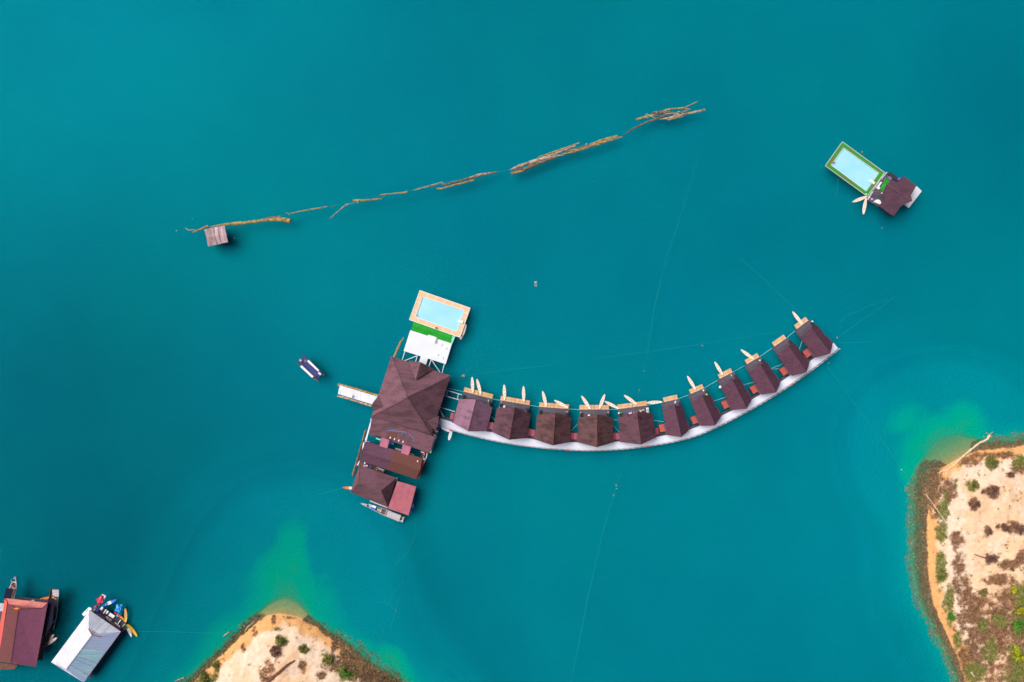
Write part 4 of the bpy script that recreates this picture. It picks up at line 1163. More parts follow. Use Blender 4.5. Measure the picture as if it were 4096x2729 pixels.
place2([M['yellow'], M['red']], (0.48,), (457.9, 2449.4), (504.0, 2491.0), 'red and yellow kayak along the dark terrace edge of the grey roofed house', 0.04, GG)
place2([M['yellow']], (), (549.6, 2545.5), (510.1, 2497.3), 'plain yellow kayak, lowest of the coloured fan of kayaks', 0.02, GG)
place2([M['green'], M['yellow'], M['white']], (0.2, 0.36), (526.9, 2546.8), (501.4, 2493.9), 'white kayak with a green and yellow stern beside the plain yellow one', 0.02, GG)
place2([M['yellow'], M['orange']], (0.4,), (200.7, 2388.8), (143.4, 2407.4), 'orange and yellow kayak at the top edge of the red tiled house')
# purple bag on the pool kayak
q = W(1847, 1343.5, 0.4)
single('bag', MB().blob((q.x, q.y, 0.36), (0.27, 0.24, 0.15), 0, 10, 6, 0.15), M['purple'], 'purple bag lying on the kayak beside the tan pool', 'bag', (q.x, q.y, 0.25))

def board(bow, stern, lab, tip):
    b, s_ = W(*bow, 0.15), W(*stern, 0.15); L = (b - s_).to_2d().length; c = (b + s_) / 2
    t = Thing('paddle_board', lab, 'paddle board', (0, 0, 0), 'white paddle boards below the walkway')
    def rr(z0, z1, x0=-0.5, x1=0.5, sc=1.0):
        rings = []
        for i in range(15):
            s1 = x0 + (x1 - x0) * i / 14
            w = 0.44 * sc * max(0.04, (1 - (2 * abs(s1)) ** 2.6)) ** 0.6
            rings.append([(s1 * L, -w, z0), (s1 * L, w, z0), (s1 * L, w * 0.93, z1), (s1 * L, -w * 0.93, z1)])
        return rings
    t.part('hull', MB().loft(rr(0.0, 0.14)), M['white'])
    t.part('deck_pad', MB().loft(rr(0.141, 0.152, -0.34, 0.22, 0.78)), M['concrete'])
    t.part('nose', MB().loft(rr(0.141, 0.150, -0.49, -0.40, 0.95)), M[tip])
    t.o.location = (c.x, c.y, 0.02); t.o.rotation_euler = (0, 0, math.atan2(b.y - s_.y, b.x - s_.x))
board((1802, 1726.8), (1762.5, 1708.2), 'white paddle board lying along the edge of the walkway', 'blue')
board((1794.9, 1761.7), (1806.6, 1719.9), 'white paddle board pointing away from the walkway into open water', 'cyan')

# ------------------------------------------------------------------ restaurant group
def P3(lst): return [tuple(W(*q)) for q in lst]
def inset(pts, d):
    c = Vector((sum(p[0] for p in pts) / len(pts), sum(p[1] for p in pts) / len(pts)))
    return [c + (Vector((p[0], p[1])) - c) * (1 - d / (Vector((p[0], p[1])) - c).length) for p in pts]
def sheet(t, name, pts, th, mat, parent=None, label=None):
    return t.part(name, MB().slab(P3(pts), th), mat, parent, label)

a_, b_, e_, d_ = (1564.8, 1426.1, 3.6), (1802, 1502.6, 3.6), (1724.7, 1740.5, 3.6), (1487.5, 1664, 3.6)
c_ = (1629, 1589.8, 9.6)
t = Thing('restaurant', 'big floating restaurant with a square pyramid roof of purple brown shingles', 'floating restaurant', W(1650, 1600, 0))
base = [W(*q) for q in (a_, b_, e_, d_)]
w4 = inset(base, 1.6)
deckp = P3([(1566, 1432, 0.5), (1792, 1506, 0.5), (1735, 1690, 0.5), (1716, 1812, 0.5), (1478, 1742, 0.5), (1492, 1664, 0.5)])
t.part('deck', MB().prism([p[:2] for p in deckp], 0.15, 0.5), M['dark_wood'])
t.part('wall', MB().prism([(p.x, p.y) for p in w4], 0.5, 3.5), M['wall_wood'])
rf = t.part('roof', (lambda m: (m.slab(P3([a_, b_, c_]), 0.18), m.slab(P3([b_, e_, c_]), 0.18), m.slab(P3([e_, d_, c_]), 0.18), m.slab(P3([d_, a_, c_]), 0.18), m)[-1])(MB()), M['roof_main'])
hp = MB()
for q in (a_, b_, e_, d_): hp.beam(W(*q) + Vector((0, 0, 0.02)), W(*c_) + Vector((0, 0, 0.02)), 0.3, 0.10)
t.part('hip_cap', hp, M['roof_main'], rf)
# low roof behind
lo = [(1487.8, 1664.5, 3.50), (1740, 1747.5, 3.30), (1718.6, 1812.1, 2.4), (1476.8, 1736, 2.5)]
low = t.part('low_roof', MB().slab(P3(lo), 0.14), M['roof_main'])
t.part('low_wall', MB().prism([(p.x, p.y) for p in inset([W(*q) for q in lo], 1.4)], 0.5, 2.3), M['wall_wood'])
def on_low(px, py, up=0.02):
    A, B, D = [W(*q) for q in (lo[0], lo[1], lo[3])]
    nrm = (B - A).cross(D - A)
    z = 2.9
    for _ in range(6):
        p = W(px, py, z); z = A.z - (nrm.x * (p.x - A.x) + nrm.y * (p.y - A.y)) / nrm.z
    p = W(px, py, z); return Vector((p.x, p.y, z + up))
def patch(t, name, pts, mat, parent):
    q = [on_low(px, py) for px, py in pts]
    return t.part(name, MB().slab([(p.x, p.y, p.z) for p in q], 0.012), mat, parent)
patch(t, 'newer_sheet', [(1550, 1728), (1566, 1725), (1602, 1736), (1599, 1763), (1612, 1767), (1641, 1777), (1632, 1787), (1545, 1758)], M['roof_brown'], low)
pipe = MB()
for pl in ([(1553.5, 1729), (1553.5, 1722), (1611, 1727), (1627, 1730.5)], [(1611, 1727), (1611, 1736)], [(1636, 1735), (1658, 1757), (1652, 1763)]):
    pipe.tube([on_low(*q, up=0.09) for q in pl], 0.055, 6)
t.part('water_pipe', pipe, M['cyan'], low)
for k, (px, py) in enumerate([(1561, 1754.5), (1578, 1760), (1595, 1766), (1612, 1771)]):
    p = on_low(px, py, 0.05); q = on_low(px + 2.2, py - 7, 0.05)
    t.part('roof_vent', MB().tube([p, p.lerp(q, 0.25), p.lerp(q, 0.8), q], [0.16, 0.22, 0.2, 0.08], 8), M['white'], low)
# dormers
def dormer(t, Lp, Fp, Rp, Bp, mat):
    m = MB().slab(P3([Lp, Fp, Bp]), 0.14).slab(P3([Fp, Rp, Bp]), 0.14)
    o = t.part('dormer', m, mat)
    L_, F_, R_ = [W(*q) for q in (Lp, Fp, Rp)]
    B_ = W(*Bp); k = 0.25
    tri = [p.lerp(B_, k * 0.6) - Vector((0, 0, 0.2)) for p in (L_, F_, R_)]
    t.part('gable_wall', MB().slab(tri, 0.02).add([*tri, (tri[0].x, tri[0].y, 3.3), (tri[2].x, tri[2].y, 3.3)], [[0, 1, 2], [0, 2, 4, 3]]), M['wall_wood'], o)
dormer(t, (1634.6, 1442.9, 3.9), (1682.6, 1449.1, 6.8), (1734.7, 1476.6, 3.9), (1662.7, 1519.5, 6.9), M['roof_main'])
dormer(t, (1514.3, 1581.8, 3.75), (1489.3, 1613.9, 5.2), (1491.8, 1643.6, 3.75), (1531.4, 1626.4, 5.4), M['roof_main'])
dormer(t, (1756, 1663.8, 3.75), (1752.5, 1694.9, 5.2), (1742, 1724, 3.75), (1707.7, 1684.7, 5.4), M['roof_main'])
# white gutters and side walks
for i, ps in enumerate([[(1747, 1747, 0.6), (1742, 1746, 0.6), (1719, 1812, 0.6), (1724, 1813, 0.6)], [(1484.5, 1676, 0.6), (1489, 1677, 0.6), (1466, 1763, 0.6), (1459.5, 1762, 0.6)]]):
    t.part('side_walk', MB().slab(P3(ps), 0.15), M['concrete'])
t.part('side_landing', MB().slab(P3([(1748, 1700, 1.0), (1762, 1704, 1.0), (1746, 1746, 1.0), (1722, 1739, 1.0)]), 0.5), M['dark_wood'])
for ps in ([(1747.5, 1704), (1757, 1706.5)], [(1736, 1722.5), (1751.5, 1726.5)], [(1730.5, 1738.5), (1744.5, 1743.5)]):
    t.part('white_beam', MB().beam(W(*ps[0], 1.1), W(*ps[1], 1.1), 0.22, 0.2), M['white'])

# long gabled back building
t = Thing('service_building', 'long gabled building behind the restaurant, left half purple shingles, right half brown', 'building', W(1560, 1840, 0))
NW, NE, rW, rE, SW, SE = (1465.6, 1766.3, 2.8), (1688.7, 1832.7, 2.8), (1444.9, 1806.1, 4.6), (1681.2, 1880.8, 4.6), (1438.2, 1842.6, 2.8), (1663.8, 1916.9, 2.8)
def mid(p, q, k): return tuple(p[i] + (q[i] - p[i]) * k for i in range(3))
mN, mR, mS = mid(NW, NE, 0.50), mid(rW, rE, 0.505), mid(SW, SE, 0.51)
t.part('roof', MB().slab(P3([NW, mN, mR, rW]), 0.13).slab(P3([rW, mR, mS, SW]), 0.13), M['roof_purple'], None, 'purple shingle half of the roof')
r2 = t.part('roof', MB().slab(P3([mN, NE, rE, mR]), 0.13).slab(P3([mR, rE, SE, mS]), 0.13), M['roof_brown'], None, 'brown shingle half of the roof')
t.part('wall', MB().prism([(p.x, p.y) for p in inset([W(*q) for q in (NW, NE, SE, SW)], 0.8)], 0.5, 2.7), M['wall_wood'])
t.part('deck', MB().prism([tuple(W(*q))[:2] for q in ((1462, 1764, .5), (1690, 1832, .5), (1668, 1915, .5), (1440, 1845, .5))], 0.15, 0.5), M['dark_wood'])
for px, py in ((1671.5, 1845), (1673.8, 1857.5)):
    p = W(px, py, 3.35); t.part('roof_vent', MB().blob((p.x, p.y, 3.55), (0.20, 0.28, 0.2)), M['white'], r2)
t.part('side_roof', MB().slab(P3([(1690, 1846, 2.3), (1698.5, 1848, 2.2), (1676.5, 1912, 2.2), (1667, 1910, 2.3)]), 0.08), M['red'])
for ps in ([(1712.5, 1814), (1709, 1813), (1675, 1912), (1672, 1918), (1678, 1913)], [(1457, 1768), (1463, 1764), (1478, 1768), (1477, 1766), (1463, 1762)], [(1452, 1772), (1458, 1768), (1452, 1800), (1448, 1800)], [(1440, 1843), (1434, 1848), (1427, 1862), (1432, 1862)]):
    t.part('side_walk', MB().slab(P3([(x, y, 0.62) for x, y in ps[:4]]), 0.15), M['concrete'])

# two pink canopies between the roofs
for ps, lab in (([(1527, 1749.8), (1557.6, 1760), (1548.5, 1794), (1517, 1784.6)], 'small pink metal canopy behind the restaurant, the one next to the blue tarp'),
                ([(1612.4, 1777.1), (1644.7, 1787.9), (1633.9, 1822.7), (1603.3, 1811.9)], 'small square pink metal canopy in the gap behind the restaurant, the one farther right')):
    c = W(sum(p[0] for p in ps) / 4, sum(p[1] for p in ps) / 4, 0)
    t = Thing('canopy', lab, 'canopy', c, 'pink metal canopies between the roofs')
    z = [2.9, 2.9, 2.6, 2.6]
    q = P3([(p[0], p[1], zz + 0.5) for p, zz in zip(ps, z)])
    t.part('roof', MB().slab(q, 0.07), M['pink_roof'])
    for p in inset([Vector(x) for x in q], 0.3):
        t.part('post', MB().beam((p.x, p.y, 0.45), (p.x, p.y, 3.0), 0.09, 0.09), M['metal'])
    t.part('floor', MB().prism([(p.x, p.y) for p in inset([Vector(x) for x in q], 0.2)], 0.2, 0.45), M['dark_wood'])
def quad_thing(name, cat, pts, z, th, mat, lab, group=None):
    c = W(sum(p[0] for p in pts) / len(pts), sum(p[1] for p in pts) / len(pts), 0)
    return single(name, MB().slab(P3([(p[0], p[1], z) for p in pts]), th), mat, lab, cat, (c.x, c.y, max(0, z - th)), group)
quad_thing('tarp', 'tarp', [(1557.6, 1763), (1577, 1769), (1574, 1780), (1555, 1774)], 0.75, 0.12, M['bluetarp'], 'blue tarp beside the left pink canopy')
quad_thing('mat', 'mat', [(1505.4, 1744.8), (1526, 1751), (1522, 1762.5), (1503, 1757)], 0.5, 0.1, M['greenpad'], 'pale green mat in the gap, left of the left pink canopy')
quad_thing('gangplank', 'gangplank', [(1582, 1791), (1606, 1798.5), (1603, 1805), (1580, 1798)], 0.5, 0.12, M['boatwood'], 'grey gangplank between the two pink canopies')
quad_thing('gangplank', 'gangplank', [(1638, 1813), (1656, 1818), (1655, 1821), (1637, 1816)], 0.6, 0.12, M['white'], 'thin white plank right of the right pink canopy')
quad_thing('float_platform', 'platform', [(1546, 1788), (1683, 1828), (1690, 1812), (1700, 1816), (1694, 1842), (1540, 1796)], 0.42, 0.2, M['dark_wood'], 'dark service deck along the upper eave of the long back building')
quad_thing('float_platform', 'platform', [(1440, 1848), (1540, 1880), (1532, 1896), (1436, 1862)], 0.42, 0.2, M['rust'], 'dark cluttered deck between the long building and the hip roofed one')
t = Thing('crate', 'red and white drinks crate on the service deck', 'crate', W(1692, 1810, 0.45))
p = W(1692, 1810, 0.9)
t.part('box', MB().box((p.x, p.y, 0.43), (1.2, 0.45, 0.5), math.radians(-17)), M['red']); t.part('lid', MB().box((p.x - 0.1, p.y + 0.05, 0.935), (0.9, 0.18, 0.04), math.radians(-17)), M['white'])
for (px, py), r_, mt, nm, lab in (((1693.5, 1831), (0.22, 0.42, 0.2), 'orange', 'life_jacket', 'orange life jacket lying on the service deck'), ((1697, 1838), (0.42, 0.3, 0.25), 'cloth_white', 'bundle', 'white bundle beside the orange life jacket'),
                                  ((1707, 1816), (0.22, 0.3, 0.3), 'cloth_yellow', 'bucket', 'pale yellow bucket at the right end of the service deck'), ((1697, 1819), (0.16, 0.16, 0.2), 'white', 'bucket', 'small white bucket near the drinks crate'),
                                  ((1460, 1853), (0.25, 0.3, 0.2), 'concrete', 'bundle', 'pale bundle at the left end of the cluttered deck'), ((1459, 1864), (0.42, 0.3, 0.22), 'lilac', 'bundle', 'lilac bundle on the cluttered deck'), ((1468, 1864), (0.35, 0.25, 0.2), 'concrete', 'bundle', 'grey white sack next to the lilac bundle'),
                                  ((1484, 1870), (0.3, 0.42, 0.25), 'blue', 'barrel', 'blue barrel on the cluttered deck'), ((1506, 1879), (0.15, 0.15, 0.2), 'white', 'bucket', 'small white bucket at the middle of the cluttered deck')):
    p = W(px, py, 0.55)
    single(nm, MB().blob((p.x, p.y, 0.42 + r_[2] * 0.8), r_, 0, 9, 5, 0.22), M[mt], lab, nm.replace('_', ' '), (p.x, p.y, 0.42))
for ps, lab in (([(1506, 1869), (1538, 1881)], 'long grey plank on the cluttered deck'), ([(1512, 1874), (1534, 1884)], 'second grey plank parallel to the long one')):
    a, b = W(*ps[0], 0.55), W(*ps[1], 0.55)
    single('plank', MB().beam(a, b, 0.22, 0.06), M['boatwood'], lab, 'plank', a)
# hip roofed house
t = Thing('hip_roof_house', 'hip roofed purple house between the long gabled building and the grey wooden boat', 'house', W(1494, 1943, 0))
n1, n2, s2, s1 = (1437.5, 1860.4, 2.8), (1585.7, 1912.1, 2.8), (1551.8, 2030.7, 2.8), (1401.8, 1969.3, 2.8)
R1, R2 = (1433.5, 1932.0, 6.2), (1524, 1962, 6.2)
m = MB()
for f in ([n1, n2, R2, R1], [n2, s2, R2], [s2, s1, R1, R2], [s1, n1, R1]): m.slab(P3(f), 0.15)
r_ = t.part('roof', m, M['roof_main'])
m = MB()
for u, v in ((n1, R1), (n2, R2), (s2, R2), (s1, R1), (R1, R2)): m.beam(W(*u), W(*v), 0.22, 0.08)
t.part('hip_cap', m, M['roof_main'], r_)
t.part('wall', MB().prism([(p.x, p.y) for p in inset([W(*q) for q in (n1, n2, s2, s1)], 1.0)], 0.45, 2.8), M['wall_wood'])
t.part('deck', MB().prism([tuple(W(*q))[:2] for q in ((1440, 1864, .5), (1583, 1914, .5), (1552, 2030, .5), (1407, 1969, .5))], 0.15, 0.45), M['dark_wood'])
t.part('tank', MB().box((W(1586, 1918, 1)[0], W(1586, 1918, 1)[1], 0.5), (0.5, 0.8, 1.6), -0.3), M['concrete'])
quad_thing('landing', 'landing', [(1482, 1998), (1551, 2026), (1549, 2033), (1479, 2006)], 0.5, 0.15, M['lightwood'], 'narrow pale landing along the lower eave of the hip roofed house')
t = Thing('shed', 'shed with a flat red ribbed metal roof beside the hip roofed house', 'shed', W(1610, 1993, 0))
sq = [(1589.3, 1924.6, 3.3), (1665, 1946.8, 2.9), (1633.9, 2062.1, 2.9), (1551.5, 2034.0, 3.3)]
t.part('roof', MB().slab(P3(sq), 0.09), M['red_roof'])
t.part('wall', MB().prism([(p.x, p.y) for p in inset([W(*q) for q in sq], 0.7)], 0.45, 2.8), M['wall_wood'])
t.part('deck', MB().prism([tuple(W(q[0], q[1], .45))[:2] for q in sq], 0.15, 0.45), M['dark_wood'])

# jetty to the left
t = Thing('jetty', 'white jetty reaching left from the restaurant between two floating logs', 'jetty', W(1425, 1583, 0))
jd = t.part('deck', MB().prism([tuple(W(*q, 0.55))[:2] for q in ((1358.5, 1544.5), (1560, 1606), (1552, 1637), (1351.5, 1576))], 0.3, 0.55), M['walk'])
t.part('edge_beam', MB().beam(W(1358, 1543, 0.5), W(1515, 1590, 0.5), 0.2, 0.2), M['concrete'])
p = W(1404, 1585, 1.0)
single('box', MB().box((p.x, p.y, 0.55), (0.75, 0.6, 0.55), -0.3).box((p.x, p.y, 1.1), (0.82, 0.67, 0.08), -0.3), M['white'], 'white box standing on the jetty', 'box', (p.x, p.y, 0.55))

# ------------------------------------------------------------------ pool, turf and white terrace in front of the restaurant
def pool(t, O, I, zd, tiles, rimw, deckmat, line=None, grid=None):
    """O, I: outer and inner corners (px); deck ring, rim, basin and water"""
    o3, i3 = [W(*p, zd) for p in O], [W(*p, zd) for p in I]
    m = MB()
    for k in range(4):
        m.prism([o3[k].to_2d(), o3[(k + 1) % 4].to_2d(), i3[(k + 1) % 4].to_2d(), i3[k].to_2d()], 0.1, zd)
    dk = t.part('deck', m, deckmat)
    m = MB()
    for k in range(4): m.beam(o3[k] + Vector((0, 0, 0.02)), o3[(k + 1) % 4] + Vector((0, 0, 0.02)), rimw, 0.12)
    t.part('edge_strip', m, M['white'])
    m = MB()
    for k in range(4): m.beam(i3[k] + Vector((0, 0, 0.02)), i3[(k + 1) % 4] + Vector((0, 0, 0.02)), rimw * 0.9, 0.12)
    t.part('coping', m, M['white'])
    if grid:
        m = MB()
        for side, fr in grid:
            k2 = (side + 1) % 4
            for f in fr:
                A = o3[side].lerp(o3[k2], f)
                d = (i3[side] - o3[side]); ax = (o3[k2] - o3[side]).normalized()
                nrm = Vector((-ax.y, ax.x, 0)); 
                if nrm.dot(d) < 0: nrm = -nrm
                B = A + nrm * abs(d.dot(nrm))
                m.beam(A + Vector((0, 0, 0.012)), B + Vector((0, 0, 0.012)), 0.09, 0.02)
        t.part('tile_joint', m, M['white'], dk)
    t.part('basin', MB().prism([p.to_2d() for p in i3], -0.9, 0.12), M['white'])
    t.part('pool_water', MB().prism([p.to_2d() for p in inset(i3, 0.1)], 0.121, zd - 0.12), M['pool'])
PO = [(1679.5, 1162.2), (1880.7, 1232.3), (1839.6, 1350.2), (1637.3, 1279.2)]
PI = [(1690.3, 1186.7), (1856.5, 1243), (1828.9, 1326.6), (1661.8, 1268.5)]
t = Thing('swimming_pool', 'floating rectangular swimming pool with a tan tiled surround and pale blue water', 'swimming pool', W(1759, 1256, 0))
pool(t, PO, PI, 0.7, None, 0.13, M['tan'], None, [(0, [0.165, 0.335, 0.505, 0.67, 0.835]), (1, [0.2, 0.33, 0.47, 0.62, 0.76]), (2, [0.165, 0.335, 0.505, 0.67, 0.835]), (3, [0.2, 0.34, 0.63, 0.78])])
st = W(1664.5, 1266, 0.6)
m = MB()
for k in range(3):
    q1, q2 = W(1663 + 0 * k, 1256.5 - 0.2 * k, 0), W(1677 - 0 * k, 1272.5, 0)
    A = W(1664.5 + 1.2 * k, 1258 - 0 * k, 0.59 + 0.0 * k); B = W(1673 + 1.2 * k, 1271 - 0.5 * k, 0.59)
    m.beam(W(1665 + 2.2 * k * 0.9, 1254 + 2.2 * k, 0.585), W(1676.5 - 2.6 * k * -0.1, 1270 - 1.0 * k, 0.585), 0.09, 0.02)
t.part('pool_step', m, M['cyan'])
p = W(1843.5, 1287, 0.9)
t.part('slide_box', MB().box((p.x, p.y, 0.7), (1.3, 0.75, 0.35), math.radians(-18)).box((p.x - 0.55, p.y + 0.2, 0.66), (0.7, 0.5, 0.2), math.radians(-18)), M['white'])
t = Thing('turf_deck', 'bright green turf strip between the tan pool and the white terrace', 'turf deck', W(1732, 1331, 0))
t.part('turf', MB().prism([tuple(W(*q, 0.6))[:2] for q in ((1655, 1286.2), (1823, 1344.5), (1809.6, 1375.6), (1642.8, 1320.5))], 0.15, 0.6), M['turf'])
t.part('mat', MB().prism([tuple(W(*q, 0.62))[:2] for q in ((1811, 1342.5), (1821.5, 1346.2), (1809.4, 1374.6), (1803.5, 1372.5))], 0.601, 0.62), M['greenpad'])
t.part('strip', MB().beam(W(1806, 1357, 0.66), W(1815.5, 1360, 0.66), 0.12, 0.05), M['white'])
t = Thing('terrace', 'white terrace platform between the turf strip and the big roof', 'terrace', W(1711, 1389, 0))
t.part('deck', MB().prism([tuple(W(*q, 0.75))[:2] for q in ((1641.3, 1321.1), (1808, 1374.7), (1782.7, 1457.3), (1614.4, 1404))], 0.2, 0.75), M['whitedeck'])
t.part('gangway', MB().prism([tuple(W(*q, 0.72))[:2] for q in ((1683.5, 1424.5), (1711.7, 1433.8), (1698, 1478), (1670, 1468))], 0.4, 0.72), M['whitedeck'])
t.part('step', MB().prism([tuple(W(*q, 0.95))[:2] for q in ((1712.5, 1338.8), (1740.8, 1347.8), (1739.5, 1352.3), (1711.2, 1343.3))], 0.6, 0.90), M['white'])
for a, b in (((1619.5, 1406), (1609, 1440)), ((1669.5, 1423), (1618, 1443)), ((1669.5, 1423), (1662, 1448)), ((1724.5, 1440), (1714, 1470)), ((1727, 1441), (1762, 1492)), ((1777.5, 1456), (1768, 1492))):
    t.part('strut', MB().beam(W(*a, 0.6), W(*b, 0.6), 0.17, 0.15), M['pole'])
for (px, py), lab in (((1764, 1378), 'upper left of the four white poufs'), ((1782, 1393.5), 'rightmost of the four white poufs'), ((1749.5, 1418.4), 'leftmost of the four white poufs'), ((1768.6, 1431), 'lowest of the four white poufs')):
    p = W(px, py, 1.0)
    single('pouf', MB().blob((p.x, p.y, 0.84), (0.44, 0.40, 0.10), 0, 12, 6, 0.05), M['white'], lab + ' on the white terrace', 'pouf', (p.x, p.y, 0.75), 'white poufs on the terrace')

# steel frames between restaurant and the first cabin
t = Thing('pontoon_ladder', 'white ladder shaped steel frame floating between the restaurant and the first cabin', 'steel frame', W(1820, 1580, 0))
k3 = lambda x, y: (1700 + x / 3.92, 1450 + y / 3.92)
for a, b in (((325, 432), (578, 508)), ((305, 520), (545, 592)), ((358, 440), (338, 522)), ((525, 495), (508, 582)), ((245, 705), (470, 772)), ((235, 740), (322, 915))):
    t.part('bar', MB().beam(W(*k3(*a), 0.4), W(*k3(*b), 0.4), 0.15, 0.13), M['pole'])

# ------------------------------------------------------------------ villa with turf pool, upper right
t = Thing('swimming_pool', 'floating swimming pool with a worn green turf surround, upper right', 'swimming pool', W(3419, 676, 0))
pool(t, [(3369.4, 567.5), (3538.1, 690.4), (3469.2, 786), (3301, 664)], [(3374, 591.7), (3515.2, 692.7), (3464.6, 765), (3323.9, 660.5)], 0.7, None, 0.09, M['turf2'])
p = W(3490.6, 729, 1)
t.part('slide_box', MB().box((p.x, p.y, 0.7), (1.3, 0.7, 0.4), math.radians(-35)).box((p.x - 0.55, p.y + 0.4, 0.66), (0.7, 0.45, 0.25), math.radians(-35)), M['white'])
p = W(3464.6, 777, 0.9); single('lamp', MB().tube([(p.x, p.y, 0.7), (p.x, p.y, 0.95)], 0.14, 10).blob((p.x, p.y, 1.0), (0.2, 0.2, 0.14)), M['white'], 'small white round lamp at the lower corner of the turf pool', 'lamp', (p.x, p.y, 0.7))
k6 = lambda x, y: (3450 + x / 7.84, 680 + y / 7.84)
t = Thing('villa', 'floating villa with an angular purple brown roof beside the turf pool, upper right', 'villa', W(3580, 780, 0))
rA, rB = (3546.5, 736.5), (3648.5, 803.5)
dx, dy = rB[0] - rA[0], rB[1] - rA[1]; LL = math.hypot(dx, dy)
def zr(px, py, z0=5.4, sl=0.42):
    return max(2.2, z0 - sl * S * abs((px - rA[0]) * dy - (py - rA[1]) * dx) / LL)
m = MB()
for poly in ([rA, (3560, 729), (3571.2, 718.3), (3589.7, 729.1), (3612, 703.6), (3638, 722), (3665.6, 743.8), (3643.9, 780.8), rB],
             [rA, rB, (3604.3, 825.4), (3575.6, 863), (3563.5, 859.9), (3516.3, 824.1), (3541.2, 793.5), (3527.8, 780.8)]):
    q = [W(px, py, zr(px, py)) for px, py in poly]
    m.slab(q, 0.15)
r_ = t.part('roof', m, M['roof_villa'])
t.part('ridge_cap', MB().beam(W(*rA, 5.45), W(*rB, 5.45), 0.22, 0.08), M['roof_main'], r_)
t.part('wall', MB().prism([tuple(W(*q, 1))[:2] for q in ((3562, 745), (3600, 728), (3640, 758), (3622, 800), (3580, 845), (3535, 812))], 0.5, 2.2), M['wall_wood'])
t.part('deck', MB().prism([tuple(W(*q, 0.5))[:2] for q in (k6(755, 75), k6(1250, 420), k6(900, 1400), k6(150, 940))], 0.15, 0.5), M['dark_wood'])
t.part('edge_beam', MB().beam(W(*k6(760, 75), 0.6), W(*k6(580, 290), 0.6), 0.36, 0.25).beam(W(*k6(560, 300), 0.6), W(*k6(330, 640), 0.6), 0.26, 0.25).beam(W(*k6(320, 670), 0.6), W(*k6(150, 940), 0.6), 0.42, 0.25), M['boatwood'])
t.part('turf', MB().prism([tuple(W(*q, 0.55))[:2] for q in (k6(715, 260), k6(865, 335), k6(820, 560), k6(650, 690), k6(545, 630))], 0.501, 0.55), M['turf'])
t.part('white_deck', MB().prism([tuple(W(*q, 0.7))[:2] for q in (k6(1690, 500), k6(1862, 662), k6(1458, 1188), k6(1300, 1070))], 0.3, 0.7), M['whitedeck'])
t.part('side_bench', MB().prism([tuple(W(*q, 1.0))[:2] for q in (k6(870, 60), k6(1165, 270), k6(1120, 385), k6(790, 130))], 0.5, 1.0), M['black'])
t.part('side_bench', MB().prism([tuple(W(*q, 1.0))[:2] for q in (k6(520, 1140), k6(560, 1100), k6(930, 1400), k6(890, 1440))], 0.3, 1.0), M['black'])
tb = Thing('hot_tub', 'white round fronted tub standing on the villa deck', 'tub', W(*k6(465, 1045), 0.5))
cc = W(*k6(478, 1035), 1.0)
ringp = []
for k in range(13):
    a = math.radians(-50 - 8 + 196 * k / 12 + 28); ringp.append((cc.x + 0.95 * math.cos(a), cc.y + 0.95 * math.sin(a)))
ringp = [(x, y) for x, y in ringp]
tb.part('shell', MB().prism(ringp, 0.5, 1.05), M['white'])
tb.part('water', MB().prism([(cc.x + (x - cc.x) * 0.72, cc.y + (y - cc.y) * 0.72) for x, y in ringp], 1.051, 1.07), M['concrete'])
single('sofa', MB().prism([tuple(W(*k6(*q), 1))[:2] for q in ((585, 368), (617, 386), (530, 525), (565, 560), (520, 618), (442, 560))], 0.5, 0.95), M['white'], 'white L shaped sofa beside the villa turf', 'sofa', W(*k6(520, 500), 0.5))
for (x, y), r_, mt, nm, lab in (((305, 915), (0.3, 0.3, 0.2), 'lilac', 'cushion', 'lilac cushion on the villa deck beside the tub'), ((225, 860), (0.3, 0.16, 0.2), 'cloth_white', 'towel', 'white towel at the lower left corner of the villa deck'),
                                ((615, 728), (0.24, 0.2, 0.25), 'cloth_white', 'stool', 'small white stool at the villa roof edge'), ((1125, 295), (0.4, 0.32, 0.15), 'purple', 'towel', 'purple towel on the black side bench of the villa')):
    p = W(*k6(x, y), 0.8); zb = 1.0 if mt == 'purple' else 0.5
    single(nm, MB().blob((p.x, p.y, zb + r_[2] * 0.8), r_, 0, 10, 6, 0.1), M[mt], lab, nm, (p.x, p.y, zb))
p = W(*k6(845, 265), 0.8); single('table', MB().box((p.x, p.y, 0.9), (1.1, 0.9, 0.08), math.radians(-35)).box((p.x, p.y, 0.5), (0.2, 0.2, 0.4)), stuff_mat('slate_table', (0.13, 0.12, 0.2), 0.5), 'slate grey square table beside the villa turf', 'table', (p.x, p.y, 0.5))

# ------------------------------------------------------------------ raft hut on the log boom
t = Thing('raft_hut', 'small raft hut with a purple grey plank roof beside the log boom', 'raft hut', W(865, 944, 0))
q4 = [(817.4, 918, 2.2), (897.4, 901.5, 2.2), (912, 969, 2.2), (832, 986.5, 2.2)]
m1, m2 = (825.5, 949, 2.75), (905.5, 937.5, 2.75)
rr = t.part('roof', MB().slab(P3([q4[0], q4[1], m2, m1]), 0.12).slab(P3([m1, m2, q4[2], q4[3]]), 0.12), M['plank_roof'])
t.part('wall', MB().prism([(p.x, p.y) for p in inset([W(*q) for q in q4], 0.7)], 0.3, 2.2), M['wall_wood'])
t.part('raft', MB().prism([(p.x, p.y) for p in inset([W(q[0], q[1], .3) for q in q4], 0.2)], 0.0, 0.3), M['rust'])

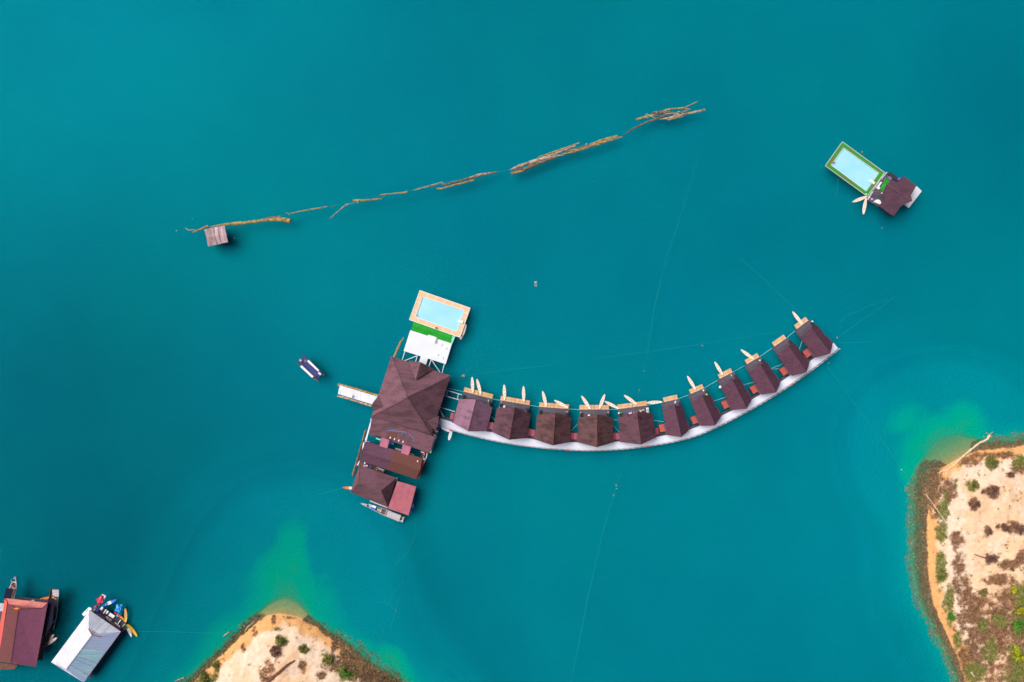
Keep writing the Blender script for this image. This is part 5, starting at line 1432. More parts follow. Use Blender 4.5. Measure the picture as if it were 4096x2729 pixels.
# ------------------------------------------------------------------ lower left houses
k2 = lambda x, y: (x / 3.273, 2250 + y / 3.273)
t = Thing('tiled_house', 'red tiled house with painted purple sheen and salmon upper hip at the left edge', 'house', W(95, 2540, 0))
NW, NE, SE, SW = (*k2(70, 470), 3.0), (*k2(625, 530), 3.0), (*k2(470, 1368), 3.0), (*k2(-70, 1285), 3.0)
p1, pn, p2, ps_, p3 = (*k2(112, 550), 3.6), (*k2(240, 612), 6.6), (*k2(548, 600), 3.6), (*k2(140, 1310), 6.6), (*k2(440, 1335), 3.6)
r_ = t.part('roof', MB().slab(P3([NW, NE, p2, p1]), 0.14).slab(P3([p1, p2, pn]), 0.14), M['salmon'], None, 'salmon upper hip of the roof')
t.part('roof', MB().slab(P3([p2, NE, SE]), 0.14).slab(P3([pn, p2, SE]), 0.14).slab(P3([pn, SE, ps_]), 0.14), M['bl_sheen'], None, 'purple right pitch of the roof')
t.part('roof', MB().slab(P3([NW, p1, SW]), 0.14).slab(P3([p1, pn, ps_]), 0.14).slab(P3([p1, ps_, SW]), 0.14), M['bl_brown'], None, 'brown left pitch of the roof')
t.part('roof', MB().slab(P3([SW, ps_, SE]), 0.14), M['salmon'], None, 'salmon lower hip of the roof')
rc = MB()
for u, v in ((pn, ps_), (NW, p1), (p1, pn), (NE, p2), (p2, pn)): rc.beam(W(*u), W(*v), 0.16, 0.08)
t.part('ridge_cap', rc, M['bl_brown'], r_)
t.part('side_roof', MB().slab(P3([(*k2(64, 472), 3.2), (*k2(94, 520), 3.6), (*k2(38, 900), 3.6), (*k2(-30, 1290), 3.6), (*k2(-75, 1290), 3.2), (*k2(-12, 880), 3.2)]), 0.09), M['bl_red'])
hw = [W(*q) for q in (NW, NE, SE, SW)]
t.part('wall', MB().prism([(p.x, p.y) for p in inset(hw, 1.3)], 0.4, 3.0), M['wall_wood'])
t.part('deck', MB().prism([(p.x, p.y) for p in inset(hw, 0.5)], 0.1, 0.4), M['dark_wood'])
p = W(*k2(238, 597), 6.3); single('life_jacket', MB().blob((p.x, p.y, 6.72), (0.75, 0.28, 0.2), 0, 9, 5, 0.25), M['orange'], 'orange life jacket drying on the ridge of the tiled house', 'life jacket', (p.x, p.y, 6.5))
quad_thing('side_deck', 'deck', [k2(-20, 532), k2(52, 540), k2(38, 640), k2(-20, 640)], 0.6, 0.3, M['boatwood'], 'grey boards at the very left edge beside the tiled house')
quad_thing('side_deck', 'deck', [k2(-20, 640), k2(36, 640), k2(0, 830), k2(-40, 830)], 0.5, 0.3, M['solar'], 'dark deck at the very left edge beside the tiled house')
quad_thing('awning', 'awning', [k2(-20, 1310), k2(240, 1340), k2(190, 1395), k2(-20, 1405)], 0.6, 0.3, M['rust'], 'dark rusty landing at the lower left end of the tiled house')
p = W(*k2(428, 507), 0.8); single('box', MB().box((p.x, p.y, 0.4), (0.85, 0.4, 0.35), -0.1).box((p.x, p.y, 0.75), (0.9, 0.45, 0.05), -0.1), M['white'], 'white box at the upper eave of the tiled house', 'box', (p.x, p.y, 0.4))

# boats ------------------------------------------------------------
def boat_rings(L, wfun, zfun, N=24, th=0.09, zf=0.12, keel=-0.2):
    R = []
    for i in range(N + 1):
        s_ = i / N; x = (s_ - 0.5) * L
        w = max(0.05, wfun(s_)); g = zfun(s_); k = keel + (g - keel) * max(0, 2 * abs(s_ - 0.5) - 0.7) * 1.6
        k = min(k, g - 0.15); wi = max(0.02, w - th); fl = max(zf, k + 0.08) if g > zf + 0.1 else g - 0.05
        R.append([(x, -w, g), (x, -w * 0.7, k), (x, w * 0.7, k), (x, w, g), (x, wi, g), (x, wi * 0.85, fl), (x, -wi * 0.85, fl), (x, -wi, g)])
    return R
def face_mats(o, zfloor=0.35):
    pass
def boat(name, label, bow, stern, width, gun, mats, wpow=0.6, sternw=0.6, g0=0.55, gb=0.9):
    b, s_ = W(*bow, 0.5), W(*stern, 0.5); L = (b - s_).to_2d().length; c = (b + s_) / 2
    t = Thing(name, label, 'boat', (0, 0, 0))
    wf = lambda q: width / 2 * (min(1.0, ((1 - q) / 0.55)) ** wpow) * (sternw + (1 - sternw) * min(1, q / 0.45))
    zf = lambda q: g0 + (gb - g0) * max(0, (q - 0.6) / 0.4) ** 2 + 0.12 * max(0, (0.15 - q) / 0.15)
    R = boat_rings(L, wf, zf)
    m = MB()
    n = 8; m.v = [tuple(p) for r in R for p in r]
    for i in range(len(R) - 1):
        for k in range(n):
            m.f.append([i * n + k, i * n + (k + 1) % n, (i + 1) * n + (k + 1) % n, (i + 1) * n + k])
            m.m.append(1 if k in (5,) else 0)
    m.f.append(list(range(n))); m.m.append(0); m.f.append([(len(R) - 1) * n + k for k in range(n)]); m.m.append(0)
    t.part('hull', m, mats)
    t.o.location = (c.x, c.y, 0); t.o.rotation_euler = (0, 0, math.atan2(b.y - s_.y, b.x - s_.x))
    return t, L, wf
def to_local(t, v):
    a = t.o.rotation_euler[2]; d = Vector((v[0], v[1])) - Vector(t.o.location[:2])
    return (d.x * math.cos(-a) - d.y * math.sin(-a), d.x * math.sin(-a) + d.y * math.cos(-a))
def awning(t, pts, z, mat):
    q = [to_local(t, W(*p, z)) for p in pts]
    t.part('awning', MB().slab([(x, y, z) for x, y in q], 0.08), mat)
    c = Vector((sum(x for x, y in q) / len(q), sum(y for x, y in q) / len(q)))
    for x, y in q[:4]:
        p = Vector((x, y)).lerp(c, 0.12)
        t.part('awning_post', MB().beam((p.x, p.y, 0.3), (p.x, p.y, z - 0.05), 0.05, 0.05), M['metal'])
k5 = lambda x, y: (1380 + x / 7.847, 1930 + y / 7.847)
t, L, wf = boat('longtail_boat', 'long grey wooden boat with a canvas awning moored below the hip roofed house', k5(500, 645), k5(1850, 1175), 1.9, 0, [M['boatwood'], M['boatfloor']], 0.75, 0.85)
awning(t, [k5(1350, 880), k5(1760, 1035), k5(1695, 1235), k5(1280, 1065)], 1.9, M['awning_grey'])
for f in (0.30, 0.42, 0.54, 0.66, 0.78):
    x = (f - 0.5) * L; t.part('thwart', MB().box((x, 0, 0.42), (0.18, 2 * wf(f) - 0.2, 0.06)), M['boatwood'])
m = MB()
for k in range(6): m.box(((0.53 + 0.016 * k - 0.5) * L, 0.0, 0.5), (0.07, 0.5, 0.05))
m.beam(((0.52 - 0.5) * L, 0.27, 0.52), ((0.63 - 0.5) * L, 0.27, 0.52), 0.06, 0.05); m.beam(((0.52 - 0.5) * L, -0.27, 0.52), ((0.63 - 0.5) * L, -0.27, 0.52), 0.06, 0.05)
t.part('floor_rack', m, M['white'])
t.part('bow_deck', MB().slab([((0.86 - 0.5) * L, -0.42, 0.72), ((0.99 - 0.5) * L, -0.12, 0.86), ((0.99 - 0.5) * L, 0.12, 0.86), ((0.86 - 0.5) * L, 0.42, 0.72)], 0.05), M['boatwood'])
t.part('stern_deck', MB().box(((0.045 - 0.5) * L, 0, 0.62), (0.9, 1.35, 0.06)), M['white'])
t.part('engine', MB().box(((0.075 - 0.5) * L, 0.05, 0.69), (0.55, 0.4, 0.35)), M['black'])
for (x, y), r_, mt, nm, lab in (((800, 735), None, 'white', 'life_ring', 'white life ring on the bow of the grey wooden boat'), ((915, 760), (0.55, 0.3, 0.28), 'white', 'cool_box', 'white cool box on the bow of the grey wooden boat'), ((885, 815), (0.62, 0.26, 0.3), 'blue', 'cool_box', 'blue cool box on the bow of the grey wooden boat'),
                                ((755, 680), (0.16, 0.14, 0.15), 'cyan', 'jerry_can', 'small light blue can at the bow of the grey wooden boat')):
    p = W(*k5(x, y), 0.6)
    if r_ is None: single(nm, MB().ring((p.x, p.y, 0.55), 0.30, 0.11), M[mt], lab, 'life ring', (p.x, p.y, 0.45))
    else: single(nm, MB().box((p.x, p.y, 0.4), (2 * r_[0], 2 * r_[1], r_[2]), math.radians(-20)).box((p.x, p.y, 0.4 + r_[2]), (2 * r_[0] + 0.04, 2 * r_[1] + 0.04, 0.05), math.radians(-20)), M[mt], lab, nm.replace('_', ' '), (p.x, p.y, 0.4))

k7 = lambda x, y: (x / 9.416, 2290 + y / 9.416)
t, L, wf = boat('longtail_boat', 'white edged boat with a black awning and two people, at the left edge', k7(598, 150), k7(330, 1230), 2.3, 0, [M['white'], M['boatfloor']], 0.62, 0.75)
awning(t, [k7(232, 590), k7(500, 632), k7(400, 985), k7(128, 975)], 2.2, M['awning_black'])
for f, mt in ((0.80, 'white'), (0.62, 'boatwood'), (0.5, 'boatwood')):
    x = (f - 0.5) * L; t.part('thwart', MB().box((x, 0, 0.5), (0.16, 2 * wf(f) - 0.2, 0.07)), M[mt])
t.part('bow_floor', MB().slab([((0.815 - 0.5) * L, -0.7, 0.42), ((0.95 - 0.5) * L, -0.25, 0.55), ((0.95 - 0.5) * L, 0.25, 0.55), ((0.815 - 0.5) * L, 0.7, 0.42)], 0.05), M['cyan'])
t, L, wf = boat('longtail_boat', 'very long dark wooden boat with black canopy, right of the tiled house', (184, 2590), (221, 2357), 2.9, 0, [M['rust'], M['boatfloor']], 0.7, 0.9)
awning(t, [k2(632, 475), k2(722, 466), k2(684, 800), k2(600, 960), k2(555, 960)], 2.0, M['awning_black'])
t.part('stern_deck', MB().slab([(*to_local(t, W(*k2(680, 358), 1)), 1.0), (*to_local(t, W(*k2(770, 358), 1)), 1.0), (*to_local(t, W(*k2(768, 452), 1)), 1.0), (*to_local(t, W(*k2(690, 440), 1)), 1.0)], 0.12), M['boatwood'])
t.part('gunwale_strip', MB().tube([(*to_local(t, W(*k2(*q), 0.75)), 0.78) for q in ((765, 450), (755, 600), (735, 740), (700, 880))], 0.04, 6), M['greenpad'])
for f in (0.2, 0.4, 0.5, 0.62, 0.72): t.part('thwart', MB().box(((f - 0.5) * L, 0, 0.45), (0.2, 2 * wf(f) - 0.2, 0.06)), M['boatfloor'])
for (x, y), r_, mt, lab in (((705, 458), (0.32, 0.2, 0.15), 'yellow', 'yellow bag at the stern of the long dark boat'), ((733, 474), (0.28, 0.18, 0.15), 'salmon', 'salmon pink bag at the stern of the long dark boat')):
    p = W(*k2(x, y), 1.9); single('bag', MB().blob((p.x, p.y, 2.1), r_, 0, 9, 5, 0.15), M[mt], lab, 'bag', (p.x, p.y, 1.95))

# grey metal house ---------------------------------------------------
k8 = lambda x, y: (320 + x / 7.468, 2360 + y / 7.468)
A, B, C_, D = (*k2(1165, 622), 3.0), (*k2(1583, 908), 3.0), (*k2(1095, 1575), 3.0), (*k2(668, 1308), 3.0)
R1, R2, Q = (*k2(1200, 948), 6.6), (*k2(862, 1398), 6.6), (*k2(1330, 975), 5.3)
Q0 = (*k2(1160, 868), 5.9); A2_ = (*k2(1096, 735), 3.0); T2 = (*k2(790, 1310), 5.0); S3 = (*k2(1010, 1480), 4.4)
t = Thing('metal_roof_house', 'house with pale ribbed metal roof, white left pitch, right pitch tinted blue grey for shade', 'house', W(*k2(1120, 1090), 0))
t.part('roof', MB().slab(P3([A, B, Q, R1, Q0]), 0.1), M['grey_roof_n'], None, 'lilac grey upper hip of the roof')
t.part('roof', MB().slab(P3([A2_, A, Q0, R1, R2, T2, D]), 0.1), M['grey_roof'], None, 'white left pitch of the roof')
def on_e0(f, g):
    a = W(*R1).lerp(W(*R2), f); b = W(*B).lerp(W(*C_), f); return a.lerp(b, g)
gm_ = MB(); N8 = 8
gm_.add([on_e0(i / N8, j / N8) for j in range(N8 + 1) for i in range(N8 + 1)],
        [[j * (N8 + 1) + i, j * (N8 + 1) + i + 1, (j + 1) * (N8 + 1) + i + 1, (j + 1) * (N8 + 1) + i] for j in range(N8) for i in range(N8)])
gm_.slab(P3([R1, Q, B]), 0.1).slab(P3([R2, C_, S3]), 0.1)
re_ = t.part('roof', gm_, M['grey_roof_e'], None, 'blue grey right pitch of the roof')
t.part('roof', MB().slab(P3([D, T2, R2, S3, C_]), 0.1), M['grey_roof_n'], None, 'grey lower hip of the roof')
def on_e(f, g, up=0.07):
    """f along the ridge->end, g from ridge (0) to eave (1) on the right pitch"""
    a = W(*R1).lerp(W(*R2), f); b = W(*B).lerp(W(*C_), f); return a.lerp(b, g) + Vector((0, 0, up))
for f0, f1, g0 in ((0.38, 0.60, 0.06), (0.70, 0.80, 0.1), (0.62, 0.66, 0.1), (0.86, 0.92, 0.1)):
    q = [on_e(f0, g0), on_e(f0, 0.98), on_e(f1, 0.98), on_e(f1, g0)]
    t.part('light_sheet', MB().slab(q, 0.02), M['cyan_sheet'], re_)
rc = MB().beam(W(*R1) + Vector((0, 0, .05)), W(*R2) + Vector((0, 0, .05)), 0.25, 0.08)
t.part('ridge_cap', rc, M['grey_roof'], re_)
rc = MB().beam(W(*R1) + Vector((0, 0, .07)), W(*Q) + Vector((0, 0, .07)), 0.28, 0.08).beam(W(*R1) + Vector((0, 0, .06)), W(*Q0) + Vector((0, 0, .06)), 0.22, 0.08)
t.part('rusty_flashing', rc, M['salmon'], re_)
hw = [W(*q) for q in (A, B, C_, D)]
t.part('wall', MB().prism([(p.x, p.y) for p in inset(hw, 1.4)], 0.4, 3.0), M['wall_wood'])
t.part('deck', MB().prism([(p.x, p.y) for p in inset(hw, -0.3)], 0.1, 0.4), M['dark_wood'])
t.part('porch_roof', MB().slab(P3([(*k8(265, 515), 2.6), (*k8(330, 540), 2.6), (*k8(345, 600), 2.7), (*k8(110, 790), 2.7), (*k8(58, 718), 2.6)]), 0.1), M['white'])
t.part('porch_window', MB().slab(P3([(*k8(235, 590), 2.65), (*k8(246, 600), 2.65), (*k8(188, 655), 2.65), (*k8(170, 652), 2.65)]), 0.02), M['black'])
t.part('terrace', MB().slab(P3([(*k8(640, 490), 0.6), (*k8(1350, 985), 0.6), (*k8(1215, 1165), 0.6), (*k8(400, 640), 0.6)]), 0.3), M['solar'])
t.part('skirt_board', MB().beam(W(*k8(500, 690), 0.8), W(*k8(740, 870), 0.8), 0.5, 0.3).beam(W(*k8(900, 960), 0.8), W(*k8(1200, 1170), 0.8), 0.6, 0.3), stuff_mat('dusty_pink_boards', (0.36, 0.17, 0.22), 0.8, 0.2))
for i, (pts, lab) in enumerate([([(648, 495), (702, 535), (645, 612), (582, 575)], 'white square table at the left end of the black terrace'),
                 ([(770, 578), (795, 592), (710, 712), (682, 700)], 'narrow white bench, leftmost bench of the black terrace'),
                 ([(815, 615), (862, 645), (800, 725), (765, 690)], 'white bench second from the left on the black terrace'),
                 ([(895, 680), (1050, 775), (985, 850), (845, 765)], 'wide white table in the middle of the black terrace'),
                 ([(1205, 890), (1225, 900), (1130, 1035), (1108, 1022)], 'long thin white bench crossing the right end of the black terrace'),
                 ([(1045, 960), (1200, 1085), (1180, 1115), (1030, 985)], 'long white bench along the lower right of the black terrace'),
                 ([(1335, 1010), (1345, 1020), (1265, 1110), (1245, 1115)], 'white rail at the far right end of the black terrace'),
                 ([(775, 795), (832, 820), (815, 840), (765, 815)], 'small white stool below the wide white table')]):
    q = P3([(*k8(*p), 1.05) for p in pts]); c = [sum(v[k] for v in q) / 4 for k in range(2)]
    nm = 'table' if 'table' in lab else ('stool' if 'stool' in lab else ('rail' if ' rail ' in lab else 'bench'))
    single(nm, MB().slab(q, 0.08).box((c[0], c[1], 0.6), (0.2, 0.2, 0.37)), M['white'], lab, nm, (c[0], c[1], 0.6))
p = W(*k8(850, 895), 1.0); single('mattress', MB().box((p.x, p.y, 0.6), (1.5, 0.8, 0.25), math.radians(-33)), stuff_mat('grey_mattress', (0.40, 0.36, 0.34)), 'grey mattress at the edge of the pale metal roof', 'mattress', (p.x, p.y, 0.6))
p = W(*k8(515, 620), 1.0); single('barrel', MB().tube([(p.x, p.y, 0.4), (p.x, p.y, 0.7), (p.x, p.y, 1.15)], [0.36, 0.42, 0.36], 14), M['blue'], 'dark blue barrel left of the black terrace', 'barrel', (p.x, p.y, 0.4))
p = W(*k8(425, 600), 1.0); single('barrel', MB().tube([(p.x, p.y, 0.4), (p.x, p.y, 0.7), (p.x, p.y, 1.0)], [0.2, 0.24, 0.2], 12), M['concrete'], 'small grey barrel beside the dark blue one', 'barrel', (p.x, p.y, 0.4))

# animal shaped pedal boats
def pedal(label, c, head, ang_, body, base_pts):
    p = W(*c, 0.3)
    t = Thing('pedal_boat', label, 'pedal boat', (p.x, p.y, 0))
    q = [W(*b, 0.3) for b in base_pts]
    t.part('float', MB().prism([(v.x, v.y) for v in q], 0.0, 0.32), M['white'] if body != 'cyan' else M['cyan'])
    ca, sa = math.cos(ang_), math.sin(ang_)
    def loc(x, y): return (p.x + x * ca - y * sa, p.y + x * sa + y * ca)
    m = MB()
    rings = []
    for i in range(11):
        s_ = i / 10; x = (s_ - 0.5) * 2.7; w = 0.62 * math.sin(math.pi * (0.08 + 0.84 * s_)) ** 0.7; zt = 0.75 + 0.25 * math.sin(math.pi * s_)
        rings.append([(*loc(x, -w), 0.32), (*loc(x, w), 0.32), (*loc(x, w * 0.9), zt * 0.8), (*loc(x, w * 0.5), zt), (*loc(x, -w * 0.5), zt), (*loc(x, -w * 0.9), zt * 0.8)])
    m.loft(rings)
    bd = t.part('body', m, M[body], smooth=True)
    for s_ in (-1, 1):
        t.part('wing', MB().slab([(*loc(-0.5, s_ * 0.5), 0.8), (*loc(0.5, s_ * 0.55), 0.85), (*loc(0.1, s_ * 1.0), 1.0), (*loc(-0.4, s_ * 0.85), 0.95)], 0.12), M[body])
        t.part('seat', MB().box((*loc(-0.15, s_ * 0.27), 0.98), (0.4, 0.4, 0.08), ang_), M['cloth_red'] if body == 'pink' else M['blue'])
    t.part('neck', MB().tube([(*loc(0.95, 0), 0.7), (*loc(1.2, 0), 1.3), (*loc(1.15, 0), 1.8), (*loc(1.35, 0), 2.0)], [0.28, 0.18, 0.16, 0.2], 10), M[body], smooth=True)
    t.part('head', MB().blob((*loc(1.45, 0), 2.02), (0.3, 0.3, 0.22), 0, 12, 8), M[body], smooth=True)
pedal('pink animal shaped pedal boat on a white float, off the upper left of the terrace', k8(625, 295), None, math.radians(250), 'pink', [k8(660, 128), k8(772, 185), k8(690, 360), k8(620, 430), k8(560, 470), k8(560, 330)])
pedal('light blue animal shaped pedal boat between the terrace and the pale orange kayak', k8(1175, 560), None, math.radians(290), 'cyan', [k8(1130, 450), k8(1250, 432), k8(1285, 600), k8(1225, 750), k8(1150, 650), k8(1070, 590)])
p1_, p2_ = W(*k8(1290, 640), 0.3), W(*k8(1235, 770), 0.3)

# catamaran ----------------------------------------------------------
kc = lambda x, y: (1160 + x / 11.2, 1400 + y / 11.2)
t = Thing('catamaran', 'navy twin hulled boat with two white side benches drifting left of the restaurant', 'boat', W(*kc(900, 820), 0))
for a, b in ((kc(560, 210), kc(1560, 1145)), (kc(300, 490), kc(1300, 1430))):
    p, q = W(*a, 0.2), W(*b, 0.2); ax = (q - p); n = Vector((-ax.y, ax.x, 0)).normalized()
    rings = []
    for i in range(17):
        s_ = i / 16; c = p.lerp(q, s_); w = 0.42 * max(0.05, math.sin(math.pi * (0.02 + 0.96 * s_))) ** 0.5; up = 0.55 + 0.15 * abs(2 * s_ - 1) ** 2
        rings.append([tuple(c + n * w * sx + Vector((0, 0, zz - c.z))) for sx, zz in ((-1, up), (-0.5, -0.2), (0.5, -0.2), (1, up))])
    t.part('hull', MB().loft(rings), M['hull_navy'])
t.part('deck', MB().prism([tuple(W(*kc(*q), 0.9))[:2] for q in ((620, 290), (830, 430), (1440, 1020), (1200, 1345), (1050, 1245), (370, 570))], 0.6, 0.85), M['navy'])
for q in (((830, 440), (1305, 915), (1255, 965), (755, 510)), ((520, 688), (1055, 1190), (985, 1248), (450, 750))):
    t.part('bench', MB().prism([tuple(W(*kc(*v), 1.2))[:2] for v in q], 0.851, 1.2), M['white'])
t.part('steering_console', MB().box((*W(*kc(1340, 1060), 1)[:2], 0.85), (0.5, 0.9, 0.5), 0.8), M['metal'])
t.part('engine', MB().box((*W(*kc(1130, 1170), 1)[:2], 0.85), (0.5, 0.6, 0.35), 0.8), M['rust'])

# ------------------------------------------------------------------ people
SK = {}
def person(label, P, loc=(0, 0, 0), rot=0.0, scale=1.0, tilt=(0, 0), hair='hair', top=None, bottom=None, hat=None):
    """P: joint -> (x, y, z) relative to the pelvis. One skinned body, clothing and hair as children"""
    J = ['pelvis', 'waist', 'chest', 'neck', 'head', 'crown', 'shL', 'elL', 'wrL', 'haL', 'shR', 'elR', 'wrR', 'haR', 'hipL', 'knL', 'anL', 'toL', 'hipR', 'knR', 'anR', 'toR']
    E = [(0, 1), (1, 2), (2, 3), (3, 4), (4, 5), (2, 6), (6, 7), (7, 8), (8, 9), (2, 10), (10, 11), (11, 12), (12, 13), (0, 14), (14, 15), (15, 16), (16, 17), (0, 18), (18, 19), (19, 20), (20, 21)]
    Rr = [.13, .12, .15, .06, .095, .07, .07, .048, .034, .028, .07, .048, .034, .028, .095, .065, .042, .032, .095, .065, .042, .032]
    root = Thing('person', label, 'person', loc)
    me = bpy.data.meshes.new('body')
    me.from_pydata([P[j] for j in J], E, [])
    me.materials.append(M['skin'])
    o = bpy.data.objects.new('body', me); col.objects.link(o); o.parent = root.o
    md = o.modifiers.new('skin', 'SKIN')
    for i, sv in enumerate(me.skin_vertices[0].data):
        sv.radius = (Rr[i], Rr[i]); sv.use_root = (i == 0)
    ss_ = o.modifiers.new('smooth', 'SUBSURF'); ss_.levels = 1; ss_.render_levels = 1
    # five fingers on each hand
    for side in 'LR':
        h, w = Vector(P['ha' + side]), Vector(P['wr' + side]); d = (h - w).normalized(); sd = d.cross(Vector((0, 0, 1)))
        if sd.length < 0.1: sd = Vector((1, 0, 0))
        sd.normalize(); m = MB()
        for k, ln in enumerate((0.06, 0.075, 0.08, 0.075, 0.06)):
            if k == 0: m.tube([w.lerp(h, 0.5) + sd * 0.03, w.lerp(h, 0.8) + sd * 0.065, h + sd * 0.07], [0.012, 0.011, 0.008], 5)
            else:
                b = h + sd * (0.03 - 0.02 * (k - 1)); m.tube([b, b + d * ln * 0.6, b + d * ln - Vector((0, 0, 0.02))], [0.01, 0.009, 0.007], 5)
        f = MB(); f.v, f.f, f.m = m.v, m.f, m.m
        ob = f.build('hand', M['skin'], root.o)
    hd, cr = Vector(P['head']), Vector(P['crown'])
    dirh = (cr - hd).normalized()
    hc = hd + dirh * 0.055
    MB().blob(tuple(hc), (0.112, 0.112, 0.105), 0, 12, 8).build('hair', M[hair], root.o)
    if hat: MB().ring(tuple(hc + Vector((0, 0, 0.09))), 0.12, 0.05, 0, 14, 5).blob(tuple(hc + Vector((0, 0, 0.1))), (0.13, 0.13, 0.08)).build('hat', M[hat], root.o)
    def seg(a, b, ra, rb): return MB().tube([Vector(P[a]), Vector(P[a]).lerp(Vector(P[b]), 0.5), Vector(P[b])], [ra, (ra + rb) / 2, rb], 12)
    if top:
        m = seg('waist', 'chest', 0.150, 0.180); m2 = MB().tube([Vector(P['shL']), Vector(P['chest']), Vector(P['shR'])], [0.095, 0.165, 0.095], 10)
        m.add(m2.v, m2.f); m.build('shirt', M[top], root.o)
    if bottom:
        m = seg('pelvis', 'waist', 0.165, 0.150)
        for s_ in 'LR':
            m2 = MB().tube([Vector(P['hip' + s_]), Vector(P['hip' + s_]).lerp(Vector(P['kn' + s_]), 0.45)], [0.118, 0.10], 10); m.add(m2.v, m2.f)
        m.build('shorts', M[bottom], root.o)
    root.o.rotation_euler = (0, 0, rot); root.o.scale = (scale,) * 3
    return root
SIT = dict(pelvis=(0, 0, .14), waist=(0, -.02, .30), chest=(0, 0, .52), neck=(0, .02, .66), head=(0, .04, .76), crown=(0, .05, .88),
           shL=(-.19, 0, .58), elL=(-.27, .10, .34), wrL=(-.20, .30, .24), haL=(-.17, .38, .22), shR=(.19, 0, .58), elR=(.27, .10, .34), wrR=(.20, .30, .24), haR=(.17, .38, .22),
           hipL=(-.10, .04, .13), knL=(-.14, .44, .30), anL=(-.13, .62, -.02), toL=(-.14, .78, .0), hipR=(.10, .04, .13), knR=(.14, .44, .30), anR=(.13, .62, -.02), toR=(.14, .78, .0))
for k in ('anL', 'toL', 'anR', 'toR'): SIT[k] = (SIT[k][0], SIT[k][1], .05)
LIE = dict(pelvis=(0, 0, .14), waist=(0, -.16, .14), chest=(0, -.38, .15), neck=(0, -.53, .16), head=(0, -.63, .17), crown=(0, -.76, .18),
           shL=(-.19, -.42, .15), elL=(-.30, -.20, .10), wrL=(-.27, .02, .10), haL=(-.26, .10, .10), shR=(.19, -.42, .15), elR=(.30, -.20, .10), wrR=(.27, .02, .10), haR=(.26, .10, .10),
           hipL=(-.10, .06, .13), knL=(-.13, .46, .16), anL=(-.12, .86, .08), toL=(-.13, .96, .14), hipR=(.10, .06, .13), knR=(.13, .46, .16), anR=(.12, .86, .08), toR=(.13, .96, .14))
SWIM = dict(pelvis=(0, 0, .0), waist=(0, .15, .03), chest=(0, .36, .05), neck=(0, .50, .07), head=(0, .58, .09), crown=(0, .70, .10),
            shL=(-.20, .40, .05), elL=(-.38, .28, .05), wrL=(-.40, .46, .05), haL=(-.38, .54, .04), shR=(.20, .42, .05), elR=(.40, .42, .05), wrR=(.34, .58, .05), haR=(.28, .64, .04),
            hipL=(-.12, -.06, -.02), knL=(-.30, -.36, .01), anL=(-.08, -.74, .0), toL=(-.02, -.84, .0), hipR=(.12, -.06, -.02), knR=(.30, -.38, .01), anR=(.20, -.76, .0), toR=(.18, -.88, .0))
def put(px, py, z): q = W(px, py, z); return (q.x, q.y, z)
person('swimmer in dark trunks floating face down alone in the open water above the cabins', SWIM, put(2142.5, 1134.5, 0.03), 0, 1.0, bottom='cloth_dark')
person('person in red and dark clothes sitting on the tan pool surround', SIT, put(1744.5, 1311, 0.7), math.radians(200), 1.0, top='cloth_red', bottom='cloth_dark')
lg = Thing('lounger', 'white sun lounger with a person on it on the white terrace', 'sun lounger', put(1742, 1363, 0.75))
p = W(1742, 1361.5, 1)
lg.part('cushion', MB().box((p.x, p.y, 0.93), (0.66, 1.6, 0.12), math.radians(-8)), M['cloth_white']); lg.part('frame', MB().box((p.x, p.y, 0.752), (0.7, 1.65, 0.17), math.radians(-8)), M['metal'])
person('person lying on the sun lounger of the white terrace', LIE, put(1742, 1362.5, 1.0), math.radians(170) + math.pi, 0.85, top='lilac', bottom='cloth_white').o.rotation_euler = (0, 0, math.radians(-8))
person('bather with dark hair at the upper left corner of the turf surrounded pool', SIT, put(3330.5, 652, 0.55), math.radians(-70), 1.0, top='pink', bottom='cloth_dark')
person('person in a yellow hat and red shirt at the left of the navy boat', SIT, put(*kc(520, 510), 0.85), math.radians(40), 1.1, top='cloth_red', bottom='cloth_white', hat='cloth_yellow')
person('person in a brown hat sitting by the right white bench of the navy boat', SIT, put(*kc(745, 450), 0.9), math.radians(130), 1.1, top='rust', bottom='cloth_white', hat='rust')
k4 = lambda x, y: (2450 + x / 7.127, 1560 + y / 7.127)
person('person in orange sitting on the fifth cabin deck, left of two', SIT, put(*k4(820, 608), 0.5), math.radians(60), 1.0, top='orange', bottom='cloth_white')
person('person in pale clothes sitting on the fifth cabin deck, right of two', SIT, put(*k4(868, 570), 0.5), math.radians(240), 1.0, top='kayak', bottom='kayak')
person('person in a bright green top sitting at the left corner of the fifth cabin deck', SIT, put(*k4(235, 650), 0.5), math.radians(200), 1.0, top='green', bottom='rust')
k1 = lambda x, y: (1840 + x / 7.127, 1540 + y / 7.127)
person('person in a dark red top at the right edge of the first cabin deck', SIT, put(*k1(830, 580), 0.5), math.radians(150), 1.05, top='cloth_red', bottom='purple')
person('person in dark clothes leaning over the bow of the white edged boat', SIT, put(*k7(510, 270), 0.5), math.radians(120), 1.1, top='rust', bottom='cloth_dark')
person('person in magenta sitting by the right rail of the white edged boat', SIT, put(*k7(540, 650), 0.4), math.radians(20), 1.1, top='pink', bottom='cloth_red')
p = W(*k7(460, 535), 0.6); single('bag', MB().blob((p.x, p.y, 0.5), (0.42, 0.22, 0.2), 0, 10, 6, 0.1), M['red'], 'red bag on the floor of the white edged boat', 'bag', (p.x, p.y, 0.3))

